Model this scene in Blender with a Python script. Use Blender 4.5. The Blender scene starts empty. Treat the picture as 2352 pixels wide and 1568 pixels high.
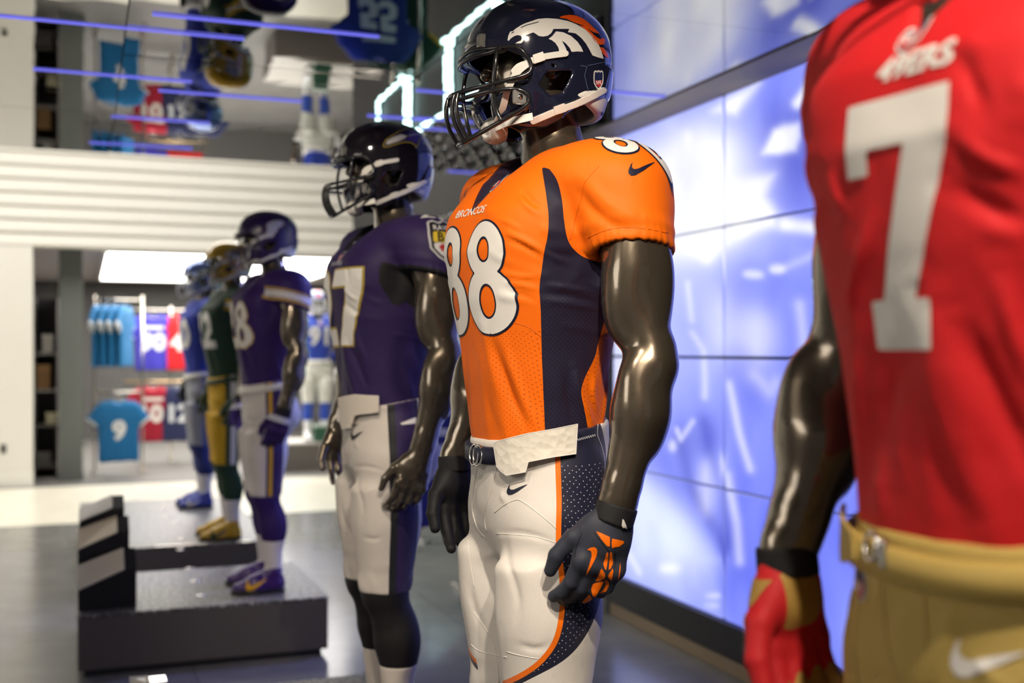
import bpy, bmesh, math, random
import numpy as np
from mathutils import Vector, Matrix
from mathutils.bvhtree import BVHTree

random.seed(7)
RNG = np.random.default_rng(7)
scene = bpy.context.scene
COL = scene.collection

# ------------------------------------------------------------------ camera
FPX, U0, V0 = 2600.0, 1176.0, 805.0          # focal length and principal point in photo pixels (2352 x 1568)
YAW = math.atan(982.0 / 2600.0)              # the row of mannequins runs along +Y, the screen wall stands at +X
SA, CA = math.sin(YAW), math.cos(YAW)
CAMZ = 1.55
cam_data = bpy.data.cameras.new('camera')
cam_data.sensor_width = 36.0
cam_data.lens = FPX * 36.0 / 2352.0
cam_data.shift_y = (V0 - 784.0) / 2352.0
cam_data.clip_start = 0.05
cam_data.clip_end = 200
cam_data.dof.use_dof = True
cam_data.dof.focus_distance = 2.30
cam_data.dof.aperture_fstop = 2.3
cam = bpy.data.objects.new('camera', cam_data)
cam.location = (0, 0, CAMZ)
cam.rotation_euler = (math.pi / 2, 0, -YAW)
COL.objects.link(cam)
scene.camera = cam

# ------------------------------------------------------------------ exposure
scene.view_settings.view_transform = 'Standard'
scene.view_settings.look = 'None'
scene.view_settings.gamma = 1.0
scene.view_settings.use_curve_mapping = False
scene.view_settings.exposure = 0.55
try:
    scene.cycles.max_bounces = 5
    scene.cycles.diffuse_bounces = 2
    scene.cycles.glossy_bounces = 4
    scene.cycles.transmission_bounces = 4
    scene.cycles.use_adaptive_sampling = True
    scene.cycles.adaptive_threshold = 0.1
    scene.cycles.adaptive_min_samples = 12
    scene.cycles.caustics_reflective = False
    scene.cycles.caustics_refractive = False
    scene.cycles.sample_clamp_indirect = 4.0
    scene.cycles.use_denoising = True
except Exception:
    pass

# ------------------------------------------------------------------ world: the dim, warm rest of the store
world = bpy.data.worlds.new('store_ambience')
scene.world = world
world.use_nodes = True
_bg = world.node_tree.nodes['Background']
_bg.inputs[0].default_value = (1.0, 0.93, 0.84, 1)
_bg.inputs[1].default_value = 0.07

# ------------------------------------------------------------------ lights
def spot(name, loc, aim, watts, size_deg=50, blend=0.5, radius=0.04, col=(1.0, 0.86, 0.70)):
    d = bpy.data.lights.new(name, 'SPOT')
    d.energy = watts
    d.color = col
    d.spot_size = math.radians(size_deg)
    d.spot_blend = blend
    d.shadow_soft_size = radius
    o = bpy.data.objects.new(name, d)
    o.location = loc
    v = Vector(aim) - Vector(loc)
    o.rotation_euler = v.to_track_quat('-Z', 'Y').to_euler()
    COL.objects.link(o)
    return o

def area(name, loc, aim, watts, sx, sy, col=(1.0, 0.95, 0.88)):
    d = bpy.data.lights.new(name, 'AREA')
    d.energy = watts
    d.color = col
    d.shape = 'RECTANGLE'
    d.size, d.size_y = sx, sy
    o = bpy.data.objects.new(name, d)
    o.location = loc
    v = Vector(aim) - Vector(loc)
    o.rotation_euler = v.to_track_quat('-Z', 'Y').to_euler()
    COL.objects.link(o)
    return o

# ceiling spots over the aisle aim at the row of mannequins
spot('ceiling_spot_red', (0.48, 0.12, 2.74), (0.86, 0.95, 1.46), 80, 54, 0.6, 0.03)
spot('ceiling_spot_orange', (-0.05, 1.15, 2.74), (0.90, 2.18, 1.25), 34, 46, 0.6, 0.03)
spot('ceiling_spot_shoulder', (0.45, 0.72, 2.74), (0.95, 2.15, 1.52), 80, 45, 0.6, 0.03)
spot('ceiling_spot_purple', (0.25, 2.30, 2.74), (0.90, 3.55, 1.42), 46, 50, 0.6, 0.03)
spot('ceiling_spot_violet', (-0.10, 3.80, 2.74), (0.85, 6.10, 1.10), 38, 46, 0.6, 0.04)
# added blue spots with no visible fixture, for the blue rim on the backs
spot('added_blue_rim_violet', (2.45, 6.30, 2.72), (0.95, 6.05, 0.95), 120, 60, 0.7, 0.06, (0.30, 0.34, 1.0))
spot('added_blue_rim_green', (2.45, 8.60, 2.72), (0.95, 8.40, 0.95), 110, 70, 0.7, 0.06, (0.30, 0.34, 1.0))
# general store lighting: warm ceiling lamps over the aisle, bright atrium beyond the mirrored canopy
area('aisle_lamps', (-2.6, 1.5, 2.72), (-2.2, 1.7, 0.0), 95, 1.6, 5.0, (1.0, 0.90, 0.78))
area('atrium_lamps', (-1.5, 10.6, 5.6), (-1.5, 10.9, 0.0), 340, 8.0, 2.5, (1.0, 0.95, 0.86))
area('back_room_lamps', (-0.8, 18.0, 2.60), (-0.8, 18.0, 0.0), 35, 4.0, 4.0, (1.0, 0.96, 0.90))
# ------------------------------------------------------------------ scene helpers
def prop(o, label=None, cat=None, group=None, kind=None):
    if label: o['label'] = label
    if cat: o['category'] = cat
    if group: o['group'] = group
    if kind: o['kind'] = kind
    return o

def empty(name, loc=(0, 0, 0), rz=0.0, label=None, cat=None, group=None):
    o = bpy.data.objects.new(name, None)
    o.location = loc
    o.rotation_euler = (0, 0, rz)
    o.empty_display_size = 0.1
    COL.objects.link(o)
    return prop(o, label, cat, group)

def link(name, me, mat=None, parent=None, smooth=True):
    if mat is not None and len(me.materials) == 0:
        me.materials.append(mat)
    o = bpy.data.objects.new(name, me)
    COL.objects.link(o)
    if parent is not None:
        o.parent = parent
    return o

def mesh_from(name, V, F, smooth=True):
    me = bpy.data.meshes.new(name)
    V = np.asarray(V, np.float32)
    if isinstance(F, np.ndarray):
        n, k = F.shape
        me.vertices.add(len(V)); me.vertices.foreach_set('co', V.ravel())
        me.loops.add(n * k); me.loops.foreach_set('vertex_index', F.astype(np.int32).ravel())
        me.polygons.add(n)
        me.polygons.foreach_set('loop_start', np.arange(0, n * k, k, dtype=np.int32))
        me.polygons.foreach_set('loop_total', np.full(n, k, np.int32))
    else:
        me.from_pydata([tuple(v) for v in V], [], [tuple(f) for f in F])
    me.update(calc_edges=True)
    me.validate()
    if smooth:
        me.polygons.foreach_set('use_smooth', np.ones(len(me.polygons), bool))
    return me

def bm_mesh(name, bm, smooth=False):
    me = bpy.data.meshes.new(name)
    bmesh.ops.recalc_face_normals(bm, faces=bm.faces)
    bm.to_mesh(me); bm.free()
    if smooth:
        me.polygons.foreach_set('use_smooth', np.ones(len(me.polygons), bool))
    return me

def bm_box(bm, lo, hi, bevel=0.0, seg=2):
    r = bmesh.ops.create_cube(bm, size=1.0)
    vs = r['verts']
    for v in vs:
        v.co = Vector([lo[i] + (v.co[i] + 0.5) * (hi[i] - lo[i]) for i in range(3)])
    if bevel > 0:
        es = list({e for v in vs for e in v.link_edges})
        bmesh.ops.bevel(bm, geom=es, offset=bevel, segments=seg, profile=0.5, affect='EDGES')

def box_mesh(name, lo, hi, bevel=0.0, seg=2):
    bm = bmesh.new(); bm_box(bm, lo, hi, bevel, seg)
    return bm_mesh(name, bm)

def box(name, lo, hi, mat, parent=None, bevel=0.0, seg=2):
    return link(name, box_mesh(name, lo, hi, bevel, seg), mat, parent)

def catmull(P, n=8, closed=False):
    P = np.asarray(P, float)
    Q = []
    m = len(P)
    rng = range(m if closed else m - 1)
    for i in rng:
        if closed:
            p0, p1, p2, p3 = P[(i - 1) % m], P[i], P[(i + 1) % m], P[(i + 2) % m]
        else:
            p0 = P[max(i - 1, 0)]; p1 = P[i]; p2 = P[i + 1]; p3 = P[min(i + 2, m - 1)]
        for t in np.linspace(0, 1, n, endpoint=False):
            Q.append(0.5 * ((2 * p1) + (-p0 + p2) * t + (2 * p0 - 5 * p1 + 4 * p2 - p3) * t * t + (-p0 + 3 * p1 - 3 * p2 + p3) * t ** 3))
    if not closed:
        Q.append(P[-1])
    return np.array(Q)

def tube_geo(P, r, k=8, closed=False, cap=True):
    P = np.asarray(P, float)
    n = len(P)
    R = np.full(n, r) if np.isscalar(r) else np.asarray(r, float)
    T = np.gradient(P, axis=0) if not closed else (np.roll(P, -1, 0) - np.roll(P, 1, 0))
    T /= np.linalg.norm(T, axis=1)[:, None] + 1e-12
    up = np.array([0, 0, 1.0]) if abs(T[0][2]) < 0.9 else np.array([1.0, 0, 0])
    N = np.cross(T[0], up); N /= np.linalg.norm(N)
    V = []
    for i in range(n):
        N = N - T[i] * np.dot(N, T[i]); N /= np.linalg.norm(N) + 1e-12
        B = np.cross(T[i], N)
        for j in range(k):
            a = 2 * math.pi * j / k
            V.append(P[i] + R[i] * (math.cos(a) * N + math.sin(a) * B))
    F = []
    for i in range(n if closed else n - 1):
        i2 = (i + 1) % n
        for j in range(k):
            j2 = (j + 1) % k
            F.append((i * k + j, i * k + j2, i2 * k + j2, i2 * k + j))
    if cap and not closed:
        F.append(tuple(range(k - 1, -1, -1)))
        F.append(tuple((n - 1) * k + j for j in range(k)))
    return V, F

def tubes_mesh(name, paths, r, k=8):
    V, F = [], []
    for p in paths:
        rr = r
        if isinstance(p, tuple): p, rr = p
        v, f = tube_geo(p, rr, k)
        o = len(V); V += list(v); F += [tuple(i + o for i in q) for q in f]
    return mesh_from(name, V, F)

# ------------------------------------------------------------------ photo camera maths (used to place real things)
def ray(u, v):
    r = (u - U0) / FPX; w = -(v - V0) / FPX
    return np.array([SA + r * CA, CA - r * SA, w])

def pix(P):
    P = np.asarray(P, float)
    d = P[..., 0] * SA + P[..., 1] * CA
    l = P[..., 0] * CA - P[..., 1] * SA
    d = np.maximum(d, 1e-3)
    return np.stack([U0 + FPX * l / d, V0 - FPX * (P[..., 2] - CAMZ) / d], -1)

def at_y(u, v, Y):                       # the point on the plane Y = const seen at a pixel
    k = ray(u, v); t = Y / k[1]
    return Vector((k[0] * t, Y, CAMZ + k[2] * t))

def at_x(u, v, X):
    k = ray(u, v); t = X / k[0]
    return Vector((X, k[1] * t, CAMZ + k[2] * t))

def at_z(u, v, Z):
    k = ray(u, v); t = (Z - CAMZ) / k[2]
    return Vector((k[0] * t, k[1] * t, Z))

# ------------------------------------------------------------------ materials
def mat_new(name):
    m = bpy.data.materials.new(name)
    m.use_nodes = True
    return m, m.node_tree.nodes, m.node_tree.links, m.node_tree.nodes['Principled BSDF']

def sset(b, **kw):
    names = dict(col='Base Color', rough='Roughness', metal='Metallic', spec='Specular IOR Level', coat='Coat Weight',
                 coatr='Coat Roughness', sheen='Sheen Weight', sheenr='Sheen Roughness', trans='Transmission Weight',
                 ecol='Emission Color', es='Emission Strength', alpha='Alpha', ior='IOR')
    for k, v in kw.items():
        i = b.inputs[names[k]]
        if k in ('col', 'ecol'): v = (*v, 1) if len(v) == 3 else v
        i.default_value = v

def bump_noise(N, L, b, scale, strength, dist=0.002, kind='NOISE', detail=4, coord='Object', stretch=(1, 1, 1), prev=None):
    tc = N.new('ShaderNodeTexCoord'); mp = N.new('ShaderNodeMapping')
    mp.inputs['Scale'].default_value = stretch
    L.new(tc.outputs[coord], mp.inputs[0])
    if kind == 'NOISE':
        t = N.new('ShaderNodeTexNoise'); t.inputs['Scale'].default_value = scale; t.inputs['Detail'].default_value = detail
        out = t.outputs[0]
    elif kind == 'VORONOI':
        t = N.new('ShaderNodeTexVoronoi'); t.inputs['Scale'].default_value = scale; out = t.outputs['Distance']
    else:
        t = N.new('ShaderNodeTexWave'); t.inputs['Scale'].default_value = scale; out = t.outputs[0]
    L.new(mp.outputs[0], t.inputs['Vector'])
    bp = N.new('ShaderNodeBump'); bp.inputs['Strength'].default_value = strength; bp.inputs['Distance'].default_value = dist
    L.new(out, bp.inputs['Height'])
    if prev is not None: L.new(prev.outputs[0], bp.inputs['Normal'])
    L.new(bp.outputs[0], b.inputs['Normal'])
    return bp

def plain(name, col, rough=0.5, metal=0.0, bump=None, **kw):
    m, N, L, b = mat_new(name)
    sset(b, col=col, rough=rough, metal=metal, **kw)
    if bump: bump_noise(N, L, b, *bump)
    return m

def glow(name, col, strength):
    m, N, L, b = mat_new(name)
    sset(b, col=(0.02, 0.02, 0.02), ecol=col, es=strength, rough=0.4)
    return m

def cloth(name, col, rough=0.62, sheen=0.25, layers=(), weave=260.0, wrink=0.35, mesh_attr=None):
    """fabric: base colour, colour layers [(attribute, lo, hi, colour)] cut at lo < value < hi, weave and soft wrinkles in the relief"""
    m, N, L, b = mat_new(name)
    sset(b, col=col, rough=rough, sheen=sheen, spec=0.3)
    b.inputs['Sheen Tint'].default_value = (*[min(1, c * 1.2 + .05) for c in col], 1)
    cur = None
    def as_socket(c):
        r = N.new('ShaderNodeRGB'); r.outputs[0].default_value = (*c, 1); return r.outputs[0]
    cur = as_socket(col)
    for attr, lo, hi, c in layers:
        a = N.new('ShaderNodeAttribute'); a.attribute_name = attr
        g = N.new('ShaderNodeMath'); g.operation = 'GREATER_THAN'; g.inputs[1].default_value = lo
        l = N.new('ShaderNodeMath'); l.operation = 'LESS_THAN'; l.inputs[1].default_value = hi
        x = N.new('ShaderNodeMath'); x.operation = 'MULTIPLY'
        L.new(a.outputs['Fac'], g.inputs[0]); L.new(a.outputs['Fac'], l.inputs[0])
        L.new(g.outputs[0], x.inputs[0]); L.new(l.outputs[0], x.inputs[1])
        mx = N.new('ShaderNodeMix'); mx.data_type = 'RGBA'
        L.new(x.outputs[0], mx.inputs[0]); L.new(cur, mx.inputs[6]); mx.inputs[7].default_value = (*c, 1)
        cur = mx.outputs[2]
    # faint tone variation of the yarn
    tc = N.new('ShaderNodeTexCoord')
    nz = N.new('ShaderNodeTexNoise'); nz.inputs['Scale'].default_value = 900; nz.inputs['Detail'].default_value = 2
    L.new(tc.outputs['Object'], nz.inputs['Vector'])
    hs = N.new('ShaderNodeHueSaturation')
    mr = N.new('ShaderNodeMapRange'); mr.inputs[3].default_value = 0.86; mr.inputs[4].default_value = 1.12
    L.new(nz.outputs[0], mr.inputs[0]); L.new(mr.outputs[0], hs.inputs['Value']); L.new(cur, hs.inputs['Color'])
    L.new(hs.outputs[0], b.inputs['Base Color'])
    b1 = bump_noise(N, L, b, 9, wrink, 0.012, 'NOISE', 3, 'Object', (1, 1, 0.55))
    b2 = bump_noise(N, L, b, weave, 0.25, 0.0006, 'NOISE', 1, 'Object', (1, 1, 1), prev=b1)
    return m

# ------------------------------------------------------------------ implicit modelling
class Grid:
    def __init__(s, lo, hi, h):
        s.lo = np.array(lo, np.float32); s.h = h
        s.n = np.ceil((np.array(hi) - np.array(lo)) / h).astype(int) + 1
        s.F = np.full(s.n, 0.2, np.float32)
    def window(s, lo, hi):
        a = np.clip(np.floor((np.array(lo) - s.lo) / s.h).astype(int), 0, s.n)
        b = np.clip(np.ceil((np.array(hi) - s.lo) / s.h).astype(int) + 1, 0, s.n)
        sl = tuple(slice(a[i], b[i]) for i in range(3))
        ax = [s.lo[i] + s.h * np.arange(a[i], b[i], dtype=np.float32) for i in range(3)]
        return sl, ax[0][:, None, None], ax[1][None, :, None], ax[2][None, None, :]
    def put(s, f, lo, hi, k=0.0, op='u'):
        sl, X, Y, Z = s.window(lo, hi)
        if min(sl[i].stop - sl[i].start for i in range(3)) <= 0: return
        d = f(X, Y, Z); A = s.F[sl]
        if op == 'u': s.F[sl] = smin(A, d, k)
        elif op == 's': s.F[sl] = -smin(-A, d, k)          # cut d away
        elif op == 'i': s.F[sl] = -smin(-A, -d, k)
    def ell(s, c, r, k=0.02, op='u', rot=None, m=None):
        m = max(k, 0.02) * 1.5 if m is None else m
        R = max(r) if rot is not None else None
        rr = np.array([R] * 3) if rot is not None else np.array(r)
        M = None if rot is None else np.array(Matrix.Rotation(rot[1], 3, rot[0]).transposed())
        def f(X, Y, Z):
            x, y, z = X - c[0], Y - c[1], Z - c[2]
            if M is not None:
                x, y, z = (M[0][0] * x + M[0][1] * y + M[0][2] * z, M[1][0] * x + M[1][1] * y + M[1][2] * z, M[2][0] * x + M[2][1] * y + M[2][2] * z)
            k0 = np.sqrt((x / r[0]) ** 2 + (y / r[1]) ** 2 + (z / r[2]) ** 2)
            k1 = np.sqrt((x / r[0] ** 2) ** 2 + (y / r[1] ** 2) ** 2 + (z / r[2] ** 2) ** 2) + 1e-9
            return k0 * (k0 - 1) / k1
        s.put(f, np.array(c) - rr - m, np.array(c) + rr + m, k, op)
    def cone(s, a, b, ra, rb, k=0.02, op='u', flat=None, m=None):
        """round cone from a to b; flat = (axis vector, factor) squeezes the section along an axis"""
        m = max(k, 0.02) * 1.5 if m is None else m
        a = np.array(a, float); b = np.array(b, float)
        R = max(ra, rb) * (max(1, flat[1]) if flat else 1)
        s.put(cone_f(a, b, ra, rb, flat), np.minimum(a, b) - R - m, np.maximum(a, b) + R + m, k, op)
    def mesh(s, newton=True):
        return surface_nets(s.F, s.lo, s.h, newton)

def cone_f(a, b, ra, rb, flat=None):
    ab = b - a; L2 = float(ab @ ab) + 1e-12
    if flat is not None:
        w = np.array(flat[0], float); w /= np.linalg.norm(w); fk = flat[1]
    def f(X, Y, Z):
        x, y, z = X - a[0], Y - a[1], Z - a[2]
        t = np.clip((x * ab[0] + y * ab[1] + z * ab[2]) / L2, 0, 1)
        x, y, z = x - t * ab[0], y - t * ab[1], z - t * ab[2]
        if flat is not None:
            q = (x * w[0] + y * w[1] + z * w[2]) * (1 / fk - 1)
            x, y, z = x + q * w[0], y + q * w[1], z + q * w[2]
        return np.sqrt(x * x + y * y + z * z) - (ra + (rb - ra) * t)
    return f

def smin(a, b, k):
    if k <= 0: return np.minimum(a, b)
    h = np.maximum(k - np.abs(a - b), 0) / k
    return np.minimum(a, b) - h * h * k * 0.25

def tri_sample(F, P):
    i = np.floor(P).astype(int)
    n = np.array(F.shape)
    i = np.clip(i, 0, n - 2); f = np.clip(P - i, 0, 1)
    x, y, z = i.T; fx, fy, fz = f.T
    c = lambda a, b, d: F[x + a, y + b, z + d]
    return (((c(0,0,0)*(1-fx)+c(1,0,0)*fx)*(1-fy)+(c(0,1,0)*(1-fx)+c(1,1,0)*fx)*fy)*(1-fz)
            +((c(0,0,1)*(1-fx)+c(1,0,1)*fx)*(1-fy)+(c(0,1,1)*(1-fx)+c(1,1,1)*fx)*fy)*fz)

def surface_nets(F, lo, h, newton=True):
    S = F < 0
    n = F.shape
    cnt = np.zeros((n[0]-1, n[1]-1, n[2]-1), np.int8)
    for a in (0, 1):
        for b in (0, 1):
            for c in (0, 1):
                cnt += S[a:n[0]-1+a, b:n[1]-1+b, c:n[2]-1+c]
    act = (cnt > 0) & (cnt < 8)
    ids = np.full(act.shape, -1, np.int32)
    I = np.argwhere(act)
    ids[act] = np.arange(len(I))
    acc = np.zeros((len(I), 3)); num = np.zeros(len(I))
    corners = [(a, b, c) for a in (0, 1) for b in (0, 1) for c in (0, 1)]
    for p in corners:
        for ax in range(3):
            if p[ax] == 1: continue
            q = list(p); q[ax] = 1
            fa = F[I[:, 0]+p[0], I[:, 1]+p[1], I[:, 2]+p[2]]; fb = F[I[:, 0]+q[0], I[:, 1]+q[1], I[:, 2]+q[2]]
            x = (fa < 0) != (fb < 0)
            t = np.where(x, fa / np.where(x, fa - fb, 1), 0)
            pt = np.tile(np.array(p, float), (len(I), 1)); pt[:, ax] += t
            acc += pt * x[:, None]; num += x
    P = I + acc / num[:, None]
    if newton:
        for _ in range(2):
            e = 0.5
            g = np.stack([tri_sample(F, P + np.eye(3)[a] * e) - tri_sample(F, P - np.eye(3)[a] * e) for a in range(3)], 1)
            v = tri_sample(F, P)
            st = -(v / (np.sum(g * g, 1) + 1e-9))[:, None] * g
            ln = np.linalg.norm(st, axis=1)[:, None]
            P = P + st * np.minimum(1, 0.5 / (ln + 1e-9))
    Q = []
    for ax in range(3):
        a, b = [(1, 2), (2, 0), (0, 1)][ax]
        s0 = [slice(None)] * 3; s1 = [slice(None)] * 3
        s0[ax] = slice(0, n[ax]-1); s1[ax] = slice(1, n[ax])
        for d in (a, b):
            s0[d] = slice(1, n[d]-1); s1[d] = slice(1, n[d]-1)
        A, B = S[tuple(s0)], S[tuple(s1)]
        for flip, M in ((False, A & ~B), (True, ~A & B)):
            J = np.argwhere(M)
            if not len(J): continue
            J[:, a] += 1; J[:, b] += 1
            def cell(da, db):
                K = J.copy(); K[:, a] -= da; K[:, b] -= db
                return ids[K[:, 0], K[:, 1], K[:, 2]]
            q = np.stack([cell(1, 1), cell(0, 1), cell(0, 0), cell(1, 0)], 1)
            if flip: q = q[:, ::-1]
            Q.append(q)
    Q = np.concatenate(Q)
    Q = Q[(Q >= 0).all(1)]
    return (lo + P * h), Q

def vert_normals(V, Q):
    n = np.cross(V[Q[:, 2]] - V[Q[:, 0]], V[Q[:, 3]] - V[Q[:, 1]])
    N = np.zeros_like(V)
    for i in range(4): np.add.at(N, Q[:, i], n)
    return N / (np.linalg.norm(N, axis=1)[:, None] + 1e-12)

def relax(V, Q, it=2, lam=0.5):
    E = np.concatenate([Q[:, [0, 1]], Q[:, [1, 2]], Q[:, [2, 3]], Q[:, [3, 0]]])
    for _ in range(it):
        acc = np.zeros_like(V); c = np.zeros(len(V))
        np.add.at(acc, E[:, 0], V[E[:, 1]]); np.add.at(acc, E[:, 1], V[E[:, 0]])
        np.add.at(c, E[:, 0], 1); np.add.at(c, E[:, 1], 1)
        V = V + lam * (acc / c[:, None] - V)
    return V

def waves(P, n, scale, seed, stretch=(1, 1, 1)):
    r = np.random.default_rng(seed)
    out = np.zeros(len(P))
    P = P * np.array(stretch)
    for _ in range(n):
        d = r.normal(size=3); d /= np.linalg.norm(d)
        out += np.sin(P @ d * scale * r.uniform(0.6, 1.5) * 6.28 + r.uniform(0, 6.28))
    return out / math.sqrt(n)

def add_attr(me, name, val):
    a = me.attributes.new(name, 'FLOAT', 'POINT')
    a.data.foreach_set('value', np.asarray(val, np.float32))

def interp(z, zs, vs):
    return np.interp(z, zs, vs).astype(np.float32)

# ------------------------------------------------------------------ flat print: signed distance shapes laid on a surface
def seg_dist(P, A, B):
    d = np.full(len(P), 1e9)
    for a, b in zip(A, B):
        ab = b - a; L = ab @ ab + 1e-12
        t = np.clip((P - a) @ ab / L, 0, 1)
        q = P - a - t[:, None] * ab
        d = np.minimum(d, np.einsum('ij,ij->i', q, q))
    return np.sqrt(d)

def poly_sd(*loops):
    loops = [np.asarray(l, float) for l in loops]
    def f(P):
        ins = np.zeros(len(P), bool); d = np.full(len(P), 1e9)
        for l in loops:
            A, B = l, np.roll(l, -1, 0)
            d = np.minimum(d, seg_dist(P, A, B))
            for a, b in zip(A, B):
                c = ((a[1] > P[:, 1]) != (b[1] > P[:, 1]))
                if not c.any(): continue
                xx = (b[0] - a[0]) * (P[:, 1] - a[1]) / (b[1] - a[1] + 1e-15) + a[0]
                ins ^= c & (P[:, 0] < xx)
        return np.where(ins, -d, d)
    allp = np.concatenate(loops)
    f.box = (allp.min(0), allp.max(0))
    return f

def line_sd(path, w):
    path = np.asarray(path, float)
    def f(P): return seg_dist(P, path[:-1], path[1:]) - w / 2
    f.box = (path.min(0) - w / 2, path.max(0) + w / 2)
    return f

def ell_sd(c, r, ang=0.0):
    c = np.array(c, float); ca, sa = math.cos(ang), math.sin(ang)
    def f(P):
        q = P - c; q = np.stack([q[:, 0] * ca + q[:, 1] * sa, -q[:, 0] * sa + q[:, 1] * ca], 1)
        k0 = np.sqrt((q[:, 0] / r[0]) ** 2 + (q[:, 1] / r[1]) ** 2) + 1e-9
        k1 = np.sqrt((q[:, 0] / r[0] ** 2) ** 2 + (q[:, 1] / r[1] ** 2) ** 2) + 1e-9
        return k0 * (k0 - 1) / k1
    m = max(r); f.box = (c - m, c + m)
    return f

def union(*fs):
    def f(P): return np.min([g(P) for g in fs], 0)
    f.box = (np.min([g.box[0] for g in fs], 0), np.max([g.box[1] for g in fs], 0))
    return f

def minus(a, *bs):
    def f(P):
        d = a(P)
        for b in bs: d = np.maximum(d, -b(P))
        return d
    f.box = a.box
    return f

def moved(g, dx=0, dy=0, s=1.0, sy=None, shear=0.0, ang=0.0):
    sy = s if sy is None else sy
    ca, sa = math.cos(ang), math.sin(ang)
    def f(P):
        q = np.stack([P[:, 0] - dx, P[:, 1] - dy], 1)
        q = np.stack([q[:, 0] * ca + q[:, 1] * sa, -q[:, 0] * sa + q[:, 1] * ca], 1)
        y = q[:, 1] / sy
        return g(np.stack([(q[:, 0] - shear * q[:, 1]) / s, y], 1)) * min(abs(s), abs(sy))
    cs = np.array([[x, y] for x in (g.box[0][0], g.box[1][0]) for y in (g.box[0][1], g.box[1][1])])
    y = cs[:, 1] * sy; x = cs[:, 0] * s + shear * y
    cs = np.stack([x * ca - y * sa + dx, x * sa + y * ca + dy], 1)
    f.box = (cs.min(0), cs.max(0))
    return f

_text_cache = {}
def text_sd(s, size=1.0, bold=0.0):
    """outline of a line of text, centred on the origin, cap height about 0.7 * size"""
    if s not in _text_cache:
        cu = bpy.data.curves.new('t', 'FONT'); cu.body = s; cu.align_x = 'CENTER'; cu.align_y = 'CENTER'
        cu.fill_mode = 'NONE'; cu.resolution_u = 4
        o = bpy.data.objects.new('t', cu); COL.objects.link(o)
        me = o.to_mesh()
        V = np.array([v.co[:2] for v in me.vertices])
        adj = {}
        for e in me.edges:
            a, b = e.vertices; adj.setdefault(a, []).append(b); adj.setdefault(b, []).append(a)
        loops, seen = [], set()
        for st in adj:
            if st in seen: continue
            l = [st]; seen.add(st); cur = st
            while True:
                nx = [k for k in adj[cur] if k not in seen]
                if not nx: break
                cur = nx[0]; seen.add(cur); l.append(cur)
            if len(l) > 2: loops.append(V[l])
        o.to_mesh_clear(); bpy.data.objects.remove(o); bpy.data.curves.remove(cu)
        _text_cache[s] = loops
    base = poly_sd(*_text_cache[s])
    if bold:
        b2 = lambda P: base(P) - bold
        b2.box = (base.box[0] - bold, base.box[1] + bold)
        return moved(b2, s=size)
    return moved(base, s=size)

def fill_mesh(f, res, grow=0.0, box=None):
    lo, hi = f.box if box is None else box
    lo = np.array(lo) - grow - res * 1.5; hi = np.array(hi) + grow + res * 1.5
    nx, ny = [max(2, int(math.ceil((hi[i] - lo[i]) / res)) + 1) for i in (0, 1)]
    gx = np.linspace(lo[0], hi[0], nx); gy = np.linspace(lo[1], hi[1], ny)
    P = np.stack(np.meshgrid(gx, gy, indexing='ij'), -1).reshape(-1, 2)
    D = f(P) - grow
    vid, V, F = {}, [], []
    def vert(i):
        if i not in vid: vid[i] = len(V); V.append(P[i])
        return vid[i]
    def edge(i, j):
        key = (min(i, j), max(i, j))
        if key not in vid:
            t = D[i] / (D[i] - D[j]); vid[key] = len(V); V.append(P[i] + t * (P[j] - P[i]))
        return vid[key]
    ins = (D < 0).reshape(nx, ny)
    cell = ins[:-1, :-1] | ins[1:, :-1] | ins[:-1, 1:] | ins[1:, 1:]
    for cx, cy in np.argwhere(cell):
        a = cx * ny + cy; b = a + ny; c = b + 1; d = a + 1
        if D[a] < 0 and D[b] < 0 and D[c] < 0 and D[d] < 0:
            F.append((vert(a), vert(b), vert(c), vert(d))); continue
        for t in ((a, b, c), (a, c, d)):
            poly = []
            for q in range(3):
                i, j = t[q], t[(q + 1) % 3]
                if D[i] < 0: poly.append(vert(i))
                if (D[i] < 0) != (D[j] < 0): poly.append(edge(i, j))
            if len(poly) >= 3: F.append(tuple(poly))
    return np.array(V), F

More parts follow.
